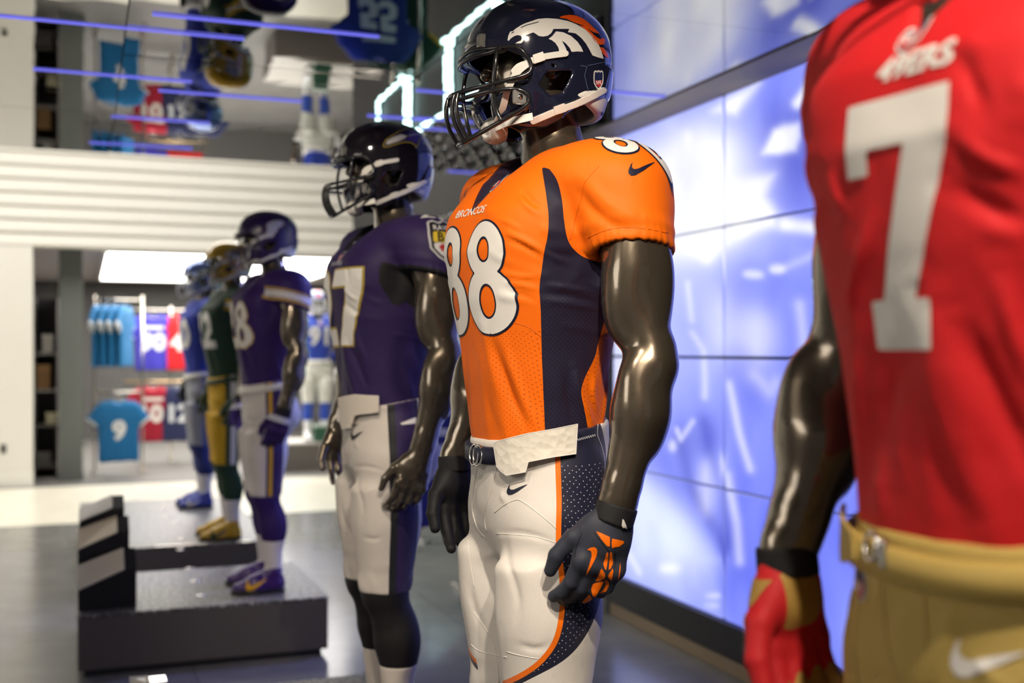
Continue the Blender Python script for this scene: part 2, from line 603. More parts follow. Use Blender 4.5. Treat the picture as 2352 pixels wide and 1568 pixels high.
def decal(name, f, bvh, proj, mat, parent, res=0.004, grow=0.0, off=0.0012, thick=0.0, box=None, joined=False, maxd=None):
    """lay the shape f on a surface; proj maps 2D points to (origins, directions) in the surface's own space"""
    V2, F = fill_mesh(f, res, grow, box)
    if len(V2) == 0: return None
    O, D = proj(V2)
    pos, nor, ok = np.zeros((len(V2), 3)), np.zeros((len(V2), 3)), np.zeros(len(V2), bool)
    for i in range(len(V2)):
        h = bvh.ray_cast(Vector(O[i]), Vector(D[i]))
        if h[0] is None or (maxd and h[3] > maxd): continue
        pos[i] = h[0]; n = h[1]
        if n.dot(Vector(D[i])) > 0: n = -n
        nor[i] = n; ok[i] = True
    F = [q for q in F if all(ok[i] for i in q)]
    # drop faces that span a jump in depth
    lim = 6 * max(1e-4, np.median([np.linalg.norm(pos[q[0]] - pos[q[1]]) for q in F])) if F else 1
    F = [q for q in F if all(np.linalg.norm(pos[q[k]] - pos[q[k - 1]]) < lim for k in range(len(q)))]
    if not F: return None
    comp = {}
    def root_of(i):
        while comp.get(i, i) != i: comp[i] = comp.get(comp[i], comp[i]); i = comp[i]
        return i
    for q in F:
        r0 = root_of(q[0])
        for i in q[1:]:
            r1 = root_of(i)
            if r1 != r0: comp[r1] = r0
    groups = {}
    for q in F: groups.setdefault(root_of(q[0]), []).append(q)
    groups = [g for g in groups.values() if len(g) > 3] or list(groups.values())
    nor_s = nor.copy()
    acc = np.zeros_like(nor)
    for q in F:
        m = nor[list(q)].mean(0)
        for i in q: acc[i] += m
    nor_s = acc / (np.linalg.norm(acc, axis=1)[:, None] + 1e-9)
    W = pos + nor_s * off
    if joined: groups = [[q for g in groups for q in g]]
    first = None
    for F in groups:
        used = sorted({i for q in F for i in q}); mp = {j: i for i, j in enumerate(used)}
        me = mesh_from(name, W[used], [tuple(mp[i] for i in q) for q in F])
        s = sum(Vector(p.normal).dot(Vector(nor_s[used[p.vertices[0]]])) for p in me.polygons)
        if s < 0: me.flip_normals()
        o = link(name, me, mat, parent)
        if thick > 0:
            md = o.modifiers.new('thickness', 'SOLIDIFY'); md.thickness = thick; md.offset = 1.0
        first = first or o
    return first

def plane_proj(o, ex, ey, d):
    o, ex, ey, d = [np.array(k, float) for k in (o, ex, ey, d)]
    d /= np.linalg.norm(d)
    def f(P):
        return o + P[:, :1] * ex + P[:, 1:] * ey, np.tile(d, (len(P), 1))
    return f

TWIST = 0.17
def twist_xy(X, Y, Z):
    t = TWIST * np.clip((Z - 1.10) / 0.36, 0, 1) ** 1.2
    c, s = np.cos(t), np.sin(t)
    return X * c + Y * s, -X * s + Y * c
def tw(p):                                       # a point given in the untwisted frame
    t = TWIST * max(0, min(1, (p[2] - 1.10) / 0.36)) ** 1.2
    c, s = math.cos(t), math.sin(t)
    return (p[0] * c - p[1] * s, p[0] * s + p[1] * c, p[2])

def loft_f(zs, a, fr, bk, pw=2.4, twist=True, cx=None, grow=0.0):
    def f(X, Y, Z):
        if twist: X, Y = twist_xy(X, Y, Z)
        A = interp(Z.ravel(), zs, a)[None, None, :] + grow
        Fr = interp(Z.ravel(), zs, fr)[None, None, :] + grow; Bk = interp(Z.ravel(), zs, bk)[None, None, :] - grow
        c = (Fr + Bk) / 2; b = (Fr - Bk) / 2
        q = (np.abs((X - c) / b) ** pw + np.abs(Y / A) ** pw) ** (1 / pw)
        d = (q - 1) * np.minimum(A, b)
        dz = np.maximum(zs[0] - Z, Z - zs[-1])
        return np.maximum(d, dz + 0 * d)
    return f


def seam_line(name, pts, bvh, proj, mat, parent, r=0.0011, n=5):
    """a raised stitched seam: a fine cord that follows the surface"""
    P2 = catmull(pts, n); O, D = proj(P2); out = []
    for o, d in zip(O, D):
        h = bvh.ray_cast(Vector(o), Vector(d))
        if h[0] is not None: out.append(np.array(h[0] + h[1] * (0.2 * r)))
    out = [p for i, p in enumerate(out) if i == 0 or np.linalg.norm(p - out[i - 1]) < 0.05]
    if len(out) > 2: return link(name, tubes_mesh(name, [np.array(out)], r, 6), mat, parent)
# ================================================================== the place
CEIL = 2.80; WX = 2.92; NX = 3.02; TRIM = 2.69
def floor_mat(name, c1, c2, rough, scale=3.0):
    m, N, L, b = mat_new(name)
    tc = N.new('ShaderNodeTexCoord'); nz = N.new('ShaderNodeTexNoise'); nz.inputs['Scale'].default_value = scale; nz.inputs['Detail'].default_value = 6
    L.new(tc.outputs['Object'], nz.inputs['Vector'])
    cr = N.new('ShaderNodeValToRGB'); cr.color_ramp.elements[0].position = 0.35; cr.color_ramp.elements[1].position = 0.65
    cr.color_ramp.elements[0].color = (*c1, 1); cr.color_ramp.elements[1].color = (*c2, 1)
    L.new(nz.outputs[0], cr.inputs[0]); L.new(cr.outputs[0], b.inputs['Base Color'])
    sset(b, rough=rough, spec=0.5)
    bump_noise(N, L, b, 40, 0.05, 0.002)
    return m
M_floor = floor_mat('grey polished floor', (0.18, 0.175, 0.17), (0.225, 0.22, 0.21), 0.20)
M_floor_pale = floor_mat('pale stone floor', (0.78, 0.74, 0.62), (0.84, 0.80, 0.68), 0.30)
M_floor_back = floor_mat('back room floor', (0.13, 0.122, 0.112), (0.16, 0.15, 0.14), 0.5)
M_grout = plain('floor joint', (0.10, 0.095, 0.09), 0.8)
def struct(o):
    o['kind'] = 'structure'; return o

fl = struct(box('floor', (-7.0, -2.5, -0.12), (6.0, 22.2, -0.012), M_grout))
# large floor slabs
def slabs(name, x0, x1, y0, y1, sx, sy, mat, gap=0.004):
    cache = {}
    y = y0
    while y < y1 - 1e-6:
        yb = min(y + sy, y1); x = x0
        while x < x1 - 1e-6:
            xb = min(x + sx, x1)
            key = (round(xb - x, 3), round(yb - y, 3))
            if key not in cache:
                cache[key] = box_mesh(name, (0, 0, -0.012), (key[0] - gap, key[1] - gap, 0.0))
            o = link(name, cache[key], mat, fl); o.location = (x, y, 0)
            x = xb
        y = yb
slabs('floor_slab', -7.0, 3.2, -2.5, 10.9, 1.5, 1.5, M_floor, 0.003)
slabs('pale_slab', -7.0, 6.0, 10.9, 13.9, 1.5, 1.5, M_floor_pale, 0.003)
slabs('back_slab', -7.0, 6.0, 13.9, 22.2, 3.0, 3.0, M_floor_back, 0.002)

# ---------------------------------------------------------------- mirrored ceiling: panels with thin blue light lines in the joints
M_dark = plain('dark void paint', (0.03, 0.03, 0.032), 0.7)
m, N, L, b = mat_new('mirror panel')
sset(b, col=(0.36, 0.36, 0.355), metal=1.0, rough=0.015)
bump_noise(N, L, b, 2.2, 0.10, 0.010, 'NOISE', 2)
M_mirror = m
cl = struct(box('ceiling', (-6.0, -2.5, CEIL + 0.012), (NX + 0.2, 7.60, CEIL + 0.16), M_dark))
PT = 1.27
mp = box_mesh('mirror_panel', (-PT / 2 + 0.003, -PT / 2 + 0.003, 0.0), (PT / 2 - 0.003, PT / 2 - 0.003, 0.008))
rr = random.Random(5)
for iy in range(7):
    yc = 7.60 - PT * (iy + 0.5)
    for ix in range(7):
        xc = TRIM - PT * (ix + 0.5)
        o = link('mirror_panel', mp, M_mirror, cl)
        o.location = (xc, yc, CEIL)
        o.rotation_euler = (rr.uniform(-1, 1) * 0.0026, rr.uniform(-1, 1) * 0.0026, 0)
M_blue_led = glow('blue light line', (0.17, 0.17, 0.90), 0.8)
for k, (u0, v0, u1, v1, wdt) in enumerate(((-60, 28, 560, 90, 0.0087), (350, 30, 870, 84, 0.0087), (75, 155, 440, 189, 0.0081), (365, 205, 690, 234, 0.0081), (255, 262, 480, 286, 0.0074), (205, 322, 440, 345, 0.0068),
                                  (845, 264, 985, 276, 0.0124), (955, 207, 1035, 213, 0.0081), (960, 268, 1090, 283, 0.0081), (965, 290, 1095, 306, 0.0074), (1400, 208, 1525, 222, 0.0074), (1030, 392, 1100, 398, 0.0074))):
    a, c = at_z(u0, v0, CEIL), at_z(u1, v1, CEIL)
    y = (a.y + c.y) / 2
    o = box('light_line', (min(a.x, c.x), y - wdt / 2, CEIL - 0.007), (max(a.x, c.x), y + wdt / 2, CEIL - 0.001), M_blue_led, cl)

# ---------------------------------------------------------------- video wall
PW, PH = 1.241, 0.6395
Z0 = 0.237
YE = 2.064 * WX                                  # its far end
def soft(sd, w): return 1 / (1 + np.exp(np.clip(sd / max(w, 1e-3) * 2.2, -40, 40)))
def screen_colour(P):
    """the picture shown on the screens: an out-of-focus close-up in blue and white"""
    q = pix(P)
    yy, zz = P[:, 1], P[:, 2]
    W2 = np.stack([yy, zz, 0 * yy], 1)
    warp = waves(W2, 6, 1.3, 21)[:, None] * np.array([26.0, 14.0]) + waves(W2, 6, 3.1, 22)[:, None] * np.array([8.0, 10.0])
    qq = q + warp * 0.5
    base = np.array([0.115, 0.150, 0.78]); lightc = np.array([0.42, 0.48, 1.0]); dark = np.array([0.040, 0.055, 0.46]); white = np.array([1.0, 1.0, 1.0])
    n1 = 0.5 + 0.5 * np.tanh(waves(W2, 7, 0.9, 23, (1, 1.4, 1)) * 0.9)
    c = base + (lightc - base) * (n1 * 0.32)[:, None]
    def over(col, amt): 
        nonlocal c
        c = c + (np.array(col) - c) * np.clip(amt, 0, 1)[:, None]
    # light haze on the left and lower parts
    over(lightc, 0.75 * soft(ell_sd((1560, 560), (230, 330))(qq), 120))
    over(lightc, 0.85 * soft(poly_sd([(1380, 1010), (1520, 1140), (1660, 1290), (1665, 1440), (1380, 1330)])(qq), 30))
    over((0.75, 0.82, 1.0), 0.8 * soft(poly_sd([(1430, 1060), (1560, 1180), (1640, 1290), (1600, 1340), (1430, 1250)])(qq), 40))
    over(dark, 0.7 * soft(ell_sd((1850, 330), (120, 100))(qq), 60))
    over(base, 0.85 * soft(ell_sd((1800, 700), (150, 110))(qq), 50))
    over(base, 0.85 * soft(ell_sd((1800, 1280), (130, 240))(qq), 60))
    over(dark, 0.75 * soft(line_sd([(1545, 1010), (1570, 1100), (1640, 1215), (1665, 1260)], 26)(qq), 14))
    over(dark, 0.55 * soft(line_sd([(1600, 960), (1640, 1080), (1668, 1240)], 20)(qq), 14))
    over(dark, 0.5 * soft(ell_sd((1590, 1000), (60, 50))(qq), 30))
    for sd, w, a in ((ell_sd((1600, 430), (120, 130)), 45, 1.0), (poly_sd([(1520, 350), (1660, 330), (1672, 540), (1520, 600)]), 25, 0.95), (poly_sd([(1672, 410), (1778, 402), (1760, 450), (1785, 490), (1780, 520), (1700, 545), (1672, 548)]), 10, 1.0),
                     (poly_sd([(1752, 352), (1778, 300), (1800, 288), (1836, 283), (1838, 312), (1826, 344), (1790, 352)]), 6, 1.0), (line_sd([(1832, 236), (1860, 200), (1890, 150), (1912, 122)], 24), 6, 1.0),
                     (poly_sd([(1638, 256), (1670, 232), (1740, 188), (1716, 228), (1690, 262)]), 9, 0.95), (line_sd([(1805, 515), (1870, 522), (1930, 512)], 28), 8, 1.0), (ell_sd((1733, 632), (22, 9)), 4, 0.95), (ell_sd((1785, 618), (17, 10)), 4, 0.95),
                     (line_sd([(1800, 615), (1850, 595), (1915, 560)], 10), 7, 0.6), (ell_sd((1865, 286), (6, 16)), 4, 0.9), (line_sd([(1578, 650), (1590, 735)], 9), 5, 0.9), (line_sd([(1592, 765), (1618, 805), (1615, 910)], 8), 5, 0.9),
                     (line_sd([(1672, 880), (1700, 1000), (1722, 1075)], 14), 6, 0.9), (line_sd([(1668, 1090), (1690, 1200), (1700, 1290)], 16), 7, 0.85), (ell_sd((1660, 1060), (6, 22)), 4, 0.9), (line_sd([(1552, 985), (1560, 1008), (1588, 965)], 8), 3, 0.95), (ell_sd((1541, 1022), (8, 12)), 4, 0.9),
                     (ell_sd((1536, 1303), (26, 12)), 6, 0.95), (ell_sd((1638, 1368), (17, 6)), 3, 0.8), (ell_sd((1636, 1390), (16, 5)), 3, 0.7), (line_sd([(1440, 1270), (1462, 1312)], 10), 4, 0.9), (ell_sd((1655, 745), (30, 70)), 30, 0.45), (ell_sd((1735, 770), (40, 60)), 25, 0.5),
                     (ell_sd((1620, 1120), (20, 60)), 14, 0.4), (line_sd([(1730, 860), (1770, 900), (1780, 880)], 20), 14, 0.5), (ell_sd((1580, 330), (12, 26)), 8, 1.0), (ell_sd((1440, 800), (45, 160)), 40, 0.8),
                     (line_sd([(1835, 700), (1845, 790)], 18), 10, 0.5), (line_sd([(1590, 560), (1625, 590), (1660, 550)], 30), 10, 0.95)):
        over(white, a * (0.6 if w <= 7 and a < 0.96 else 1.0) * soft(sd(q + warp * 0.12), w * 1.4))
    st = 0.5 + 0.5 * np.tanh(1.6 * waves(W2, 8, 2.6, 25, (2.2, 0.7, 1)))
    over(lightc, 0.18 * st)
    over(dark, 0.30 * (1 - n1) * (0.5 + 0.5 * np.tanh(2 * waves(W2, 6, 1.7, 27))))
    far = soft(q[:, 0] - 1985, -20) * 0
    return c

M_screen, N, L, b = mat_new('lit screen')
at = N.new('ShaderNodeAttribute'); at.attribute_name = 'picture'
sset(b, col=(0.01, 0.01, 0.012), rough=0.35, es=0.86)
L.new(at.outputs['Color'], b.inputs['Emission Color'])
M_frame = plain('black steel frame', (0.012, 0.012, 0.013), 0.45)
M_bar = plain('grey brown metal bar', (0.30, 0.235, 0.155), 0.55)
vw = empty('video_wall', (WX, YE, 0), 0, 'wall of blue and white video screens behind the mannequins', 'video wall')
def screen_panel(y1, z0, first, ny=84, nz=44):
    y0 = y1 - PW
    g = 0.0075; gy = 0.017
    ys = np.linspace(y0 + gy, y1 - gy, ny); zs = np.linspace(z0 + g, z0 + PH - g, nz)
    G = np.stack(np.meshgrid(ys, zs, indexing='ij'), -1).reshape(-1, 2)
    P = np.stack([np.full(len(G), WX - 0.012), G[:, 0], G[:, 1]], 1)
    I = np.arange(ny * nz).reshape(ny, nz)
    Q = np.stack([I[:-1, :-1].ravel(), I[:-1, 1:].ravel(), I[1:, 1:].ravel(), I[1:, :-1].ravel()], 1)
    n0 = len(P)
    # a thin box behind the picture so the panel has depth
    V = np.concatenate([P, np.array([[WX + 0.05, y, z] for y in (y0 + gy, y1 - gy) for z in (z0 + g, z0 + PH - g)])])
    me = mesh_from('screen_panel', V - np.array([WX, YE, 0]), [tuple(q) for q in Q] + [
        tuple(I[0, :]) + (n0 + 1, n0), tuple(I[-1, ::-1]) + (n0 + 2, n0 + 3), tuple(I[::-1, 0]) + (n0, n0 + 2), tuple(I[:, -1]) + (n0 + 3, n0 + 1), (n0, n0 + 1, n0 + 3, n0 + 2)], smooth=False)
    col = np.zeros((len(V), 4), np.float32); col[:, 3] = 1
    col[:n0, :3] = screen_colour(P)
    a = me.attributes.new('picture', 'FLOAT_COLOR', 'POINT'); a.data.foreach_set('color', col.ravel())
    return link('screen_panel', me, M_screen, vw)
for k in range(3):
    for r_ in range(4):
        screen_panel(YE - k * PW, Z0 + r_ * PH, k == 0, 80 if k in (0, 1) else 24, 42 if k in (0, 1) else 14)
ZT = Z0 + 4 * PH
def vbox(name, lo, hi, mat): return box(name, (lo[0] - WX, lo[1] - YE, lo[2]), (hi[0] - WX, hi[1] - YE, hi[2]), mat, vw, 0.004)
yb = YE - 3 * PW - 0.002
vbox('frame_bottom', (WX - 0.035, yb, 0.074), (WX + 0.05, YE, Z0 - 0.001), M_frame)
vbox('frame_base', (WX - 0.030, yb, 0.0), (WX + 0.05, YE, 0.073), M_bar)
vbox('frame_side', (WX - 0.035, yb - 0.045, 0.0), (WX + 0.05, yb - 0.001, CEIL - 0.012), M_frame)
vbox('frame_side', (WX - 0.035, YE + 0.001, 0.0), (WX + 0.10, YE + 0.045, CEIL - 0.012), M_frame)
struct(box('trim_1', (TRIM + 0.004, -2.5, CEIL - 0.006), (WX + 0.05, 7.60, CEIL + 0.010), M_bar))
wr = struct(box('wall_right', (WX + 0.06, -2.5, 0.0), (WX + 0.20, YE + 0.04, CEIL + 0.01), M_dark))

# ---------------------------------------------------------------- recess wall beyond the screens: black ball relief and lit niches
M_blackgloss = plain('black gloss lacquer', (0.016, 0.016, 0.017), 0.22, coat=0.6)
wr2 = struct(box('wall_recess', (NX + 0.02, YE + 0.05, 0.0), (NX + 0.2, 13.5, 3.4), M_dark))
rel = empty('relief_panel', (NX, 9.0, 2.0), 0, 'black wall panel covered with rows of glossy black footballs', 'wall panel')
box('backing', (0.0, -2.8, -0.02), (0.019, 4.2, 0.80), M_dark, rel)
g = Grid((-0.16, -0.18, -0.10), (0.16, 0.18, 0.10), 0.012)
g.cone((0, -0.09, 0), (0, 0.09, 0), 0.040, 0.040, 0.02); g.ell((0, 0, 0), (0.058, 0.145, 0.052), 0.02)
V, Q = g.mesh(); BALL = mesh_from('football', V, Q)
for r_ in range(7):
    for k in range(17):
        o = link('football', BALL, M_blackgloss, rel)
        o.location = (-0.045, -2.62 + k * 0.335 + (0.167 if r_ % 2 else 0), 0.035 + r_ * 0.110)
M_niche = plain('niche lining', (0.025, 0.025, 0.028), 0.5)
M_cyan = glow('cyan white light tube', (0.62, 1.0, 0.95), 7.0)
for k, (y0, y1) in enumerate(((7.10, 8.18), (8.30, 9.44), (9.54, 10.78), (10.90, 12.05))):
    nn = empty('lit_niche', (NX, (y0 + y1) / 2, 1.30), 0, ['wall niche outlined in cyan light nearest the video wall', 'cyan-lit wall niche, second from the video wall', 'cyan-lit wall niche, third from the video wall', 'cyan-lit wall niche farthest from the video wall'][k], 'niche', 'lit niches in the recess wall')
    h = (y1 - y0) / 2
    box('back_panel', (0.0, -h, 0.02), (0.018, h, 0.62), M_niche, nn)
    for nm, lo, hi in (('light_tube', (-0.045, -h, 0.0), (-0.02, h, 0.022)), ('light_tube', (-0.045, -h, 0.63), (-0.02, h, 0.652)), ('light_tube', (-0.045, -h, 0.022), (-0.02, -h + 0.022, 0.63)), ('light_tube', (-0.045, h - 0.022, 0.022), (-0.02, h, 0.63))):
        box(nm, lo, hi, M_cyan, nn, 0.006)
    for nm, lo, hi in (('frame', (-0.02, -h, -0.002), (0.018, h, 0.022)), ('frame', (-0.02, -h, 0.63), (0.018, h, 0.654)), ('frame', (-0.02, -h, 0.022), (0.018, -h + 0.022, 0.63)), ('frame', (-0.02, h - 0.022, 0.022), (0.018, h, 0.63))):
        box(nm, lo, hi, M_niche, nn)

# ---------------------------------------------------------------- atrium fascia, columns, back room
M_white_wall = plain('warm white paint', (0.78, 0.75, 0.69), 0.6)
FY = 14.0; FZ = 2.74
fa = struct(box('wall_fascia', (-7.0, FY + 0.05, FZ), (6.0, FY + 0.22, 5.0), M_white_wall))
bm = bmesh.new()
prof = [(0.05, 0.0), (-0.005, 0.0), (-0.022, 0.012), (-0.020, 0.040), (0.0, 0.110), (0.02, 0.150), (0.05, 0.150)]
vs = [[bm.verts.new((x, y, z)) for y, z in prof] for x in (-7.0, 6.0)]
for i in range(len(prof)):
    j = (i + 1) % len(prof); bm.faces.new((vs[0][i], vs[0][j], vs[1][j], vs[1][i]))
bm.faces.new(vs[0]); bm.faces.new(vs[1][::-1])
PLANK = bm_mesh('fascia_board', bm)
for k in range(14):
    o = link('fascia_board', PLANK, M_white_wall, fa); o.location = (0, FY, FZ + 0.1535 * k)
cx = at_y(75, 900, FY).x
colm = struct(box('wall_left', (-7.0, FY - 0.02, 0.0), (cx, FY + 0.22, FZ - 0.002), M_white_wall))
struct(box('baseboard_left', (-7.0, FY - 0.035, 0.0), (cx + 0.01, FY - 0.02, 0.17), plain('white skirting', (0.82, 0.80, 0.75), 0.45), None, 0.004))
oo = at_y(8, 1030, FY)
sk = box('wall_socket', (oo.x - 0.03, FY - 0.030, oo.z - 0.05), (oo.x + 0.03, FY - 0.021, oo.z + 0.05), plain('dark socket', (0.06, 0.055, 0.05), 0.5), None, 0.004)
prop(sk, 'small dark socket plate on the white wall at left', 'socket')
BZ = FZ + 0.03
M_back = plain('charcoal wall paint', (0.085, 0.08, 0.075), 0.6, bump=(30, 0.1))
M_ceil = plain('ceiling paint', (0.55, 0.52, 0.48), 0.7)
struct(box('wall_back', (-7.0, 21.3, 0.0), (6.0, 21.5, BZ), M_back))
struct(box('ceiling_back', (-7.0, FY + 0.23, BZ), (6.0, 21.5, BZ + 0.12), M_ceil))
struct(box('wall_back_right', (5.8, 14.3, 0.0), (6.0, 21.3, BZ), M_white_wall))
struct(box('wall_far_left', (-7.2, -2.5, 0.0), (-7.0, 22.2, 5.0), M_white_wall))
# light panel in the back ceiling
A = at_z(240, 600, BZ); B = at_z(700, 640, BZ)
M_panel = glow('white light panel', (1.0, 0.97, 0.90), 6.5)
lp = empty('ceiling_light', ((A.x + B.x) / 2, 17.4, BZ), 0, 'large bright rectangular light panel in the back room ceiling', 'light')
hx = (B.x - A.x) / 2
box('diffuser', (-hx, -2.9, -0.03), (hx, 2.7, -0.006), M_panel, lp)
for lo, hi in (((-hx - 0.05, -2.95, -0.04), (-hx, 2.75, 0.0)), ((hx, -2.95, -0.04), (hx + 0.05, 2.75, 0.0)), ((-hx, -2.95, -0.04), (hx, -2.9, 0.0)), ((-hx, 2.7, -0.04), (hx, 2.75, 0.0))):
    box('frame', lo, hi, M_white_wall, lp)
def downlight(u, v, label):
    p = at_z(u, v, BZ)
    r = empty('downlight', (p.x, p.y, BZ), 0, label, 'light', 'small round ceiling spots')
    P = [(0.075 * math.cos(a), 0.075 * math.sin(a), -0.012) for a in np.linspace(0, 2 * math.pi, 20, endpoint=False)]
    V, F = tube_geo(P, 0.012, 8, closed=True); link('trim_ring', mesh_from('trim_ring', V, F), M_white_wall, r)
    link('lamp', tubes_mesh('lamp', [[(0, 0, -0.004), (0, 0, -0.016)]], 0.066, 20), M_panel, r)
downlight(160, 601, 'small round ceiling spot above the grey pillar at left')
downlight(768, 618, 'nearer round ceiling spot right of the light panel')
downlight(716, 641, 'farther round ceiling spot right of the light panel')
# pillar
M_pillar = plain('grey green paint', (0.13, 0.14, 0.13), 0.55)
a, c = at_y(135, 1080, 14.5), at_y(190, 1080, 14.5)
pl = empty('pillar', ((a.x + c.x) / 2, 14.6, 0), 0, 'square grey-green pillar left of the clothes rack', 'pillar')
hw_ = (c.x - a.x) / 2
box('shaft', (-hw_, -0.1, 0.0), (hw_, 0.18, BZ - 0.001), M_pillar, pl, 0.006)
box('foot', (-hw_ - 0.012, -0.112, 0.0), (hw_ + 0.012, 0.192, 0.09), M_pillar, pl, 0.004)

# ---------------------------------------------------------------- platforms
m, N, L, b = mat_new('speckled rubber top')
tc = N.new('ShaderNodeTexCoord'); nz = N.new('ShaderNodeTexNoise'); nz.inputs['Scale'].default_value = 70; nz.inputs['Detail'].default_value = 3
L.new(tc.outputs['Object'], nz.inputs['Vector'])
cr = N.new('ShaderNodeValToRGB'); cr.color_ramp.elements[0].position = 0.48; cr.color_ramp.elements[1].position = 0.66
cr.color_ramp.elements[0].color = (0.04, 0.04, 0.042, 1); cr.color_ramp.elements[1].color = (0.50, 0.47, 0.43, 1)
L.new(nz.outputs[0], cr.inputs[0]); L.new(cr.outputs[0], b.inputs['Base Color'])
sset(b, rough=0.42); bump_noise(N, L, b, 120, 0.3, 0.003)
M_ptop = m
M_pside = plain('dark brown laminate', (0.085, 0.074, 0.066), 0.5)
M_kick = plain('black recess', (0.010, 0.010, 0.011), 0.6)
M_stud = plain('polished steel stud', (0.85, 0.83, 0.80), 0.25, 1.0)
def platform(x0, x1, y0, y1, label, studs=()):
    r = empty('display_platform', ((x0 + x1) / 2, (y0 + y1) / 2, 0), 0, label, 'platform', 'low display platforms')
    cx, cy = (x0 + x1) / 2, (y0 + y1) / 2
    hx, hy = (x1 - x0) / 2, (y1 - y0) / 2
    box('body', (-hx, -hy, 0.035), (hx, hy, 0.284), M_pside, r, 0.004)
    box('top', (-hx - 0.004, -hy - 0.004, 0.285), (hx + 0.004, hy + 0.004, 0.300), M_ptop, r, 0.004)
    box('plinth', (-hx + 0.03, -hy + 0.03, 0.0), (hx - 0.03, hy - 0.03, 0.034), M_kick, r)
    for x, y in studs:
        q = link('stud', STUD, M_stud, r); q.location = (x - cx, y - cy, 0.300)
    return r
STUD = tubes_mesh('stud', [[(0, 0, 0.0), (0, 0, 0.004)]], 0.026, 16)
def st(*px): return [(at_z(u, v, 0.30).x, at_z(u, v, 0.30).y) for u, v in px]
platform(-0.03, 1.16, 5.72, 6.72, 'black platform under the violet mannequin, nearest whole platform', st((436, 1306), (449, 1335), (463, 1368), (637, 1357), (598, 1326), (616, 1326)))
platform(-0.03, 1.16, 7.55, 9.95, 'black platform under the green and blue mannequins', st((382, 1186), (376, 1170), (417, 1237), (404, 1200), (415, 1262)))
platform(-0.03, 1.16, 0.35, 4.30, 'black platform under the red, orange and purple mannequins')
# bright metal trim on the front edge of the far platform
tr = box('edge_trim', (0.42, 7.535, 0.296), (1.02, 7.549, 0.306), plain('bright edge trim', (0.85, 0.82, 0.75), 0.2, 1.0), None, 0.002)
prop(tr, 'bright metal trim strip along the front edge of the far platform', 'trim')
# stepped stands with sloping plaques
M_wedge = plain('black acrylic', (0.012, 0.012, 0.014), 0.18, coat=0.5)
def plaque_stand(tiers, label):
    """tiers: (front Y, back Y, pixels of the plate: front left, front right, back right, back left, colour)"""
    q0 = at_y(*tiers[0][2][0], tiers[0][0])
    ref = np.array([q0.x, tiers[0][0], 0.301])
    r = empty('plaque_stand', tuple(ref), 0, label, 'sign stand', 'stepped plaque stands')
    for yf, yb, px, colr in tiers:
        F = [np.array(at_y(*px[0], yf)) - ref, np.array(at_y(*px[1], yf)) - ref]; B = [np.array(at_y(*px[2], yb)) - ref, np.array(at_y(*px[3], yb)) - ref]
        B[0][0] = F[1][0]; B[1][0] = F[0][0]
        ext = 0.055
        E = [F[1] + (ext, 0, 0), B[0] + (ext, 0, 0)]
        top = [F[0], F[1], E[0], E[1], B[0], B[1]]
        V = [tuple(v) for v in top] + [(v[0], v[1], 0.0) for v in top]
        Fc = [(0, 1, 4, 5), (1, 2, 3, 4)] + [(i, i + 6, (i + 1) % 6 + 6, (i + 1) % 6) for i in range(6)] + [(11, 10, 9, 8, 7, 6)]
        me = mesh_from('step_block', V, Fc, smooth=False)
        link('step_block', me, M_wedge, r)
        n = np.cross(F[1] - F[0], B[1] - F[0]); n /= np.linalg.norm(n)
        if n[2] < 0: n = -n
        Q4 = [F[0], F[1], B[0], B[1]]
        V = [tuple(v + n * 0.001) for v in Q4] + [tuple(v + n * 0.006) for v in Q4]
        link('face_plate', mesh_from('face_plate', V, [(3, 2, 1, 0), (4, 5, 6, 7), (0, 1, 5, 4), (1, 2, 6, 5), (2, 3, 7, 6), (3, 0, 4, 7)], smooth=False), plain('plaque face', colr, 0.35), r)
    return r
plaque_stand([(5.80, 5.91, [(179, 1357), (286, 1308), (275, 1259), (179, 1300)], (0.60, 0.55, 0.47)),
              (5.93, 6.04, [(179, 1263), (270, 1223), (264, 1185), (179, 1217)], (0.52, 0.45, 0.34)),
              (6.06, 6.16, [(182, 1199), (259, 1167), (252, 1138), (182, 1170)], (0.26, 0.24, 0.22))], 'stepped black stand with three pale sloping plaques on the platform')
plaque_stand([(4.02, 4.12, [(300, 1590), (345, 1568), (382, 1549), (335, 1553)], (0.60, 0.57, 0.52))], 'pale-topped plaque stand peeking over the bottom edge of the picture')

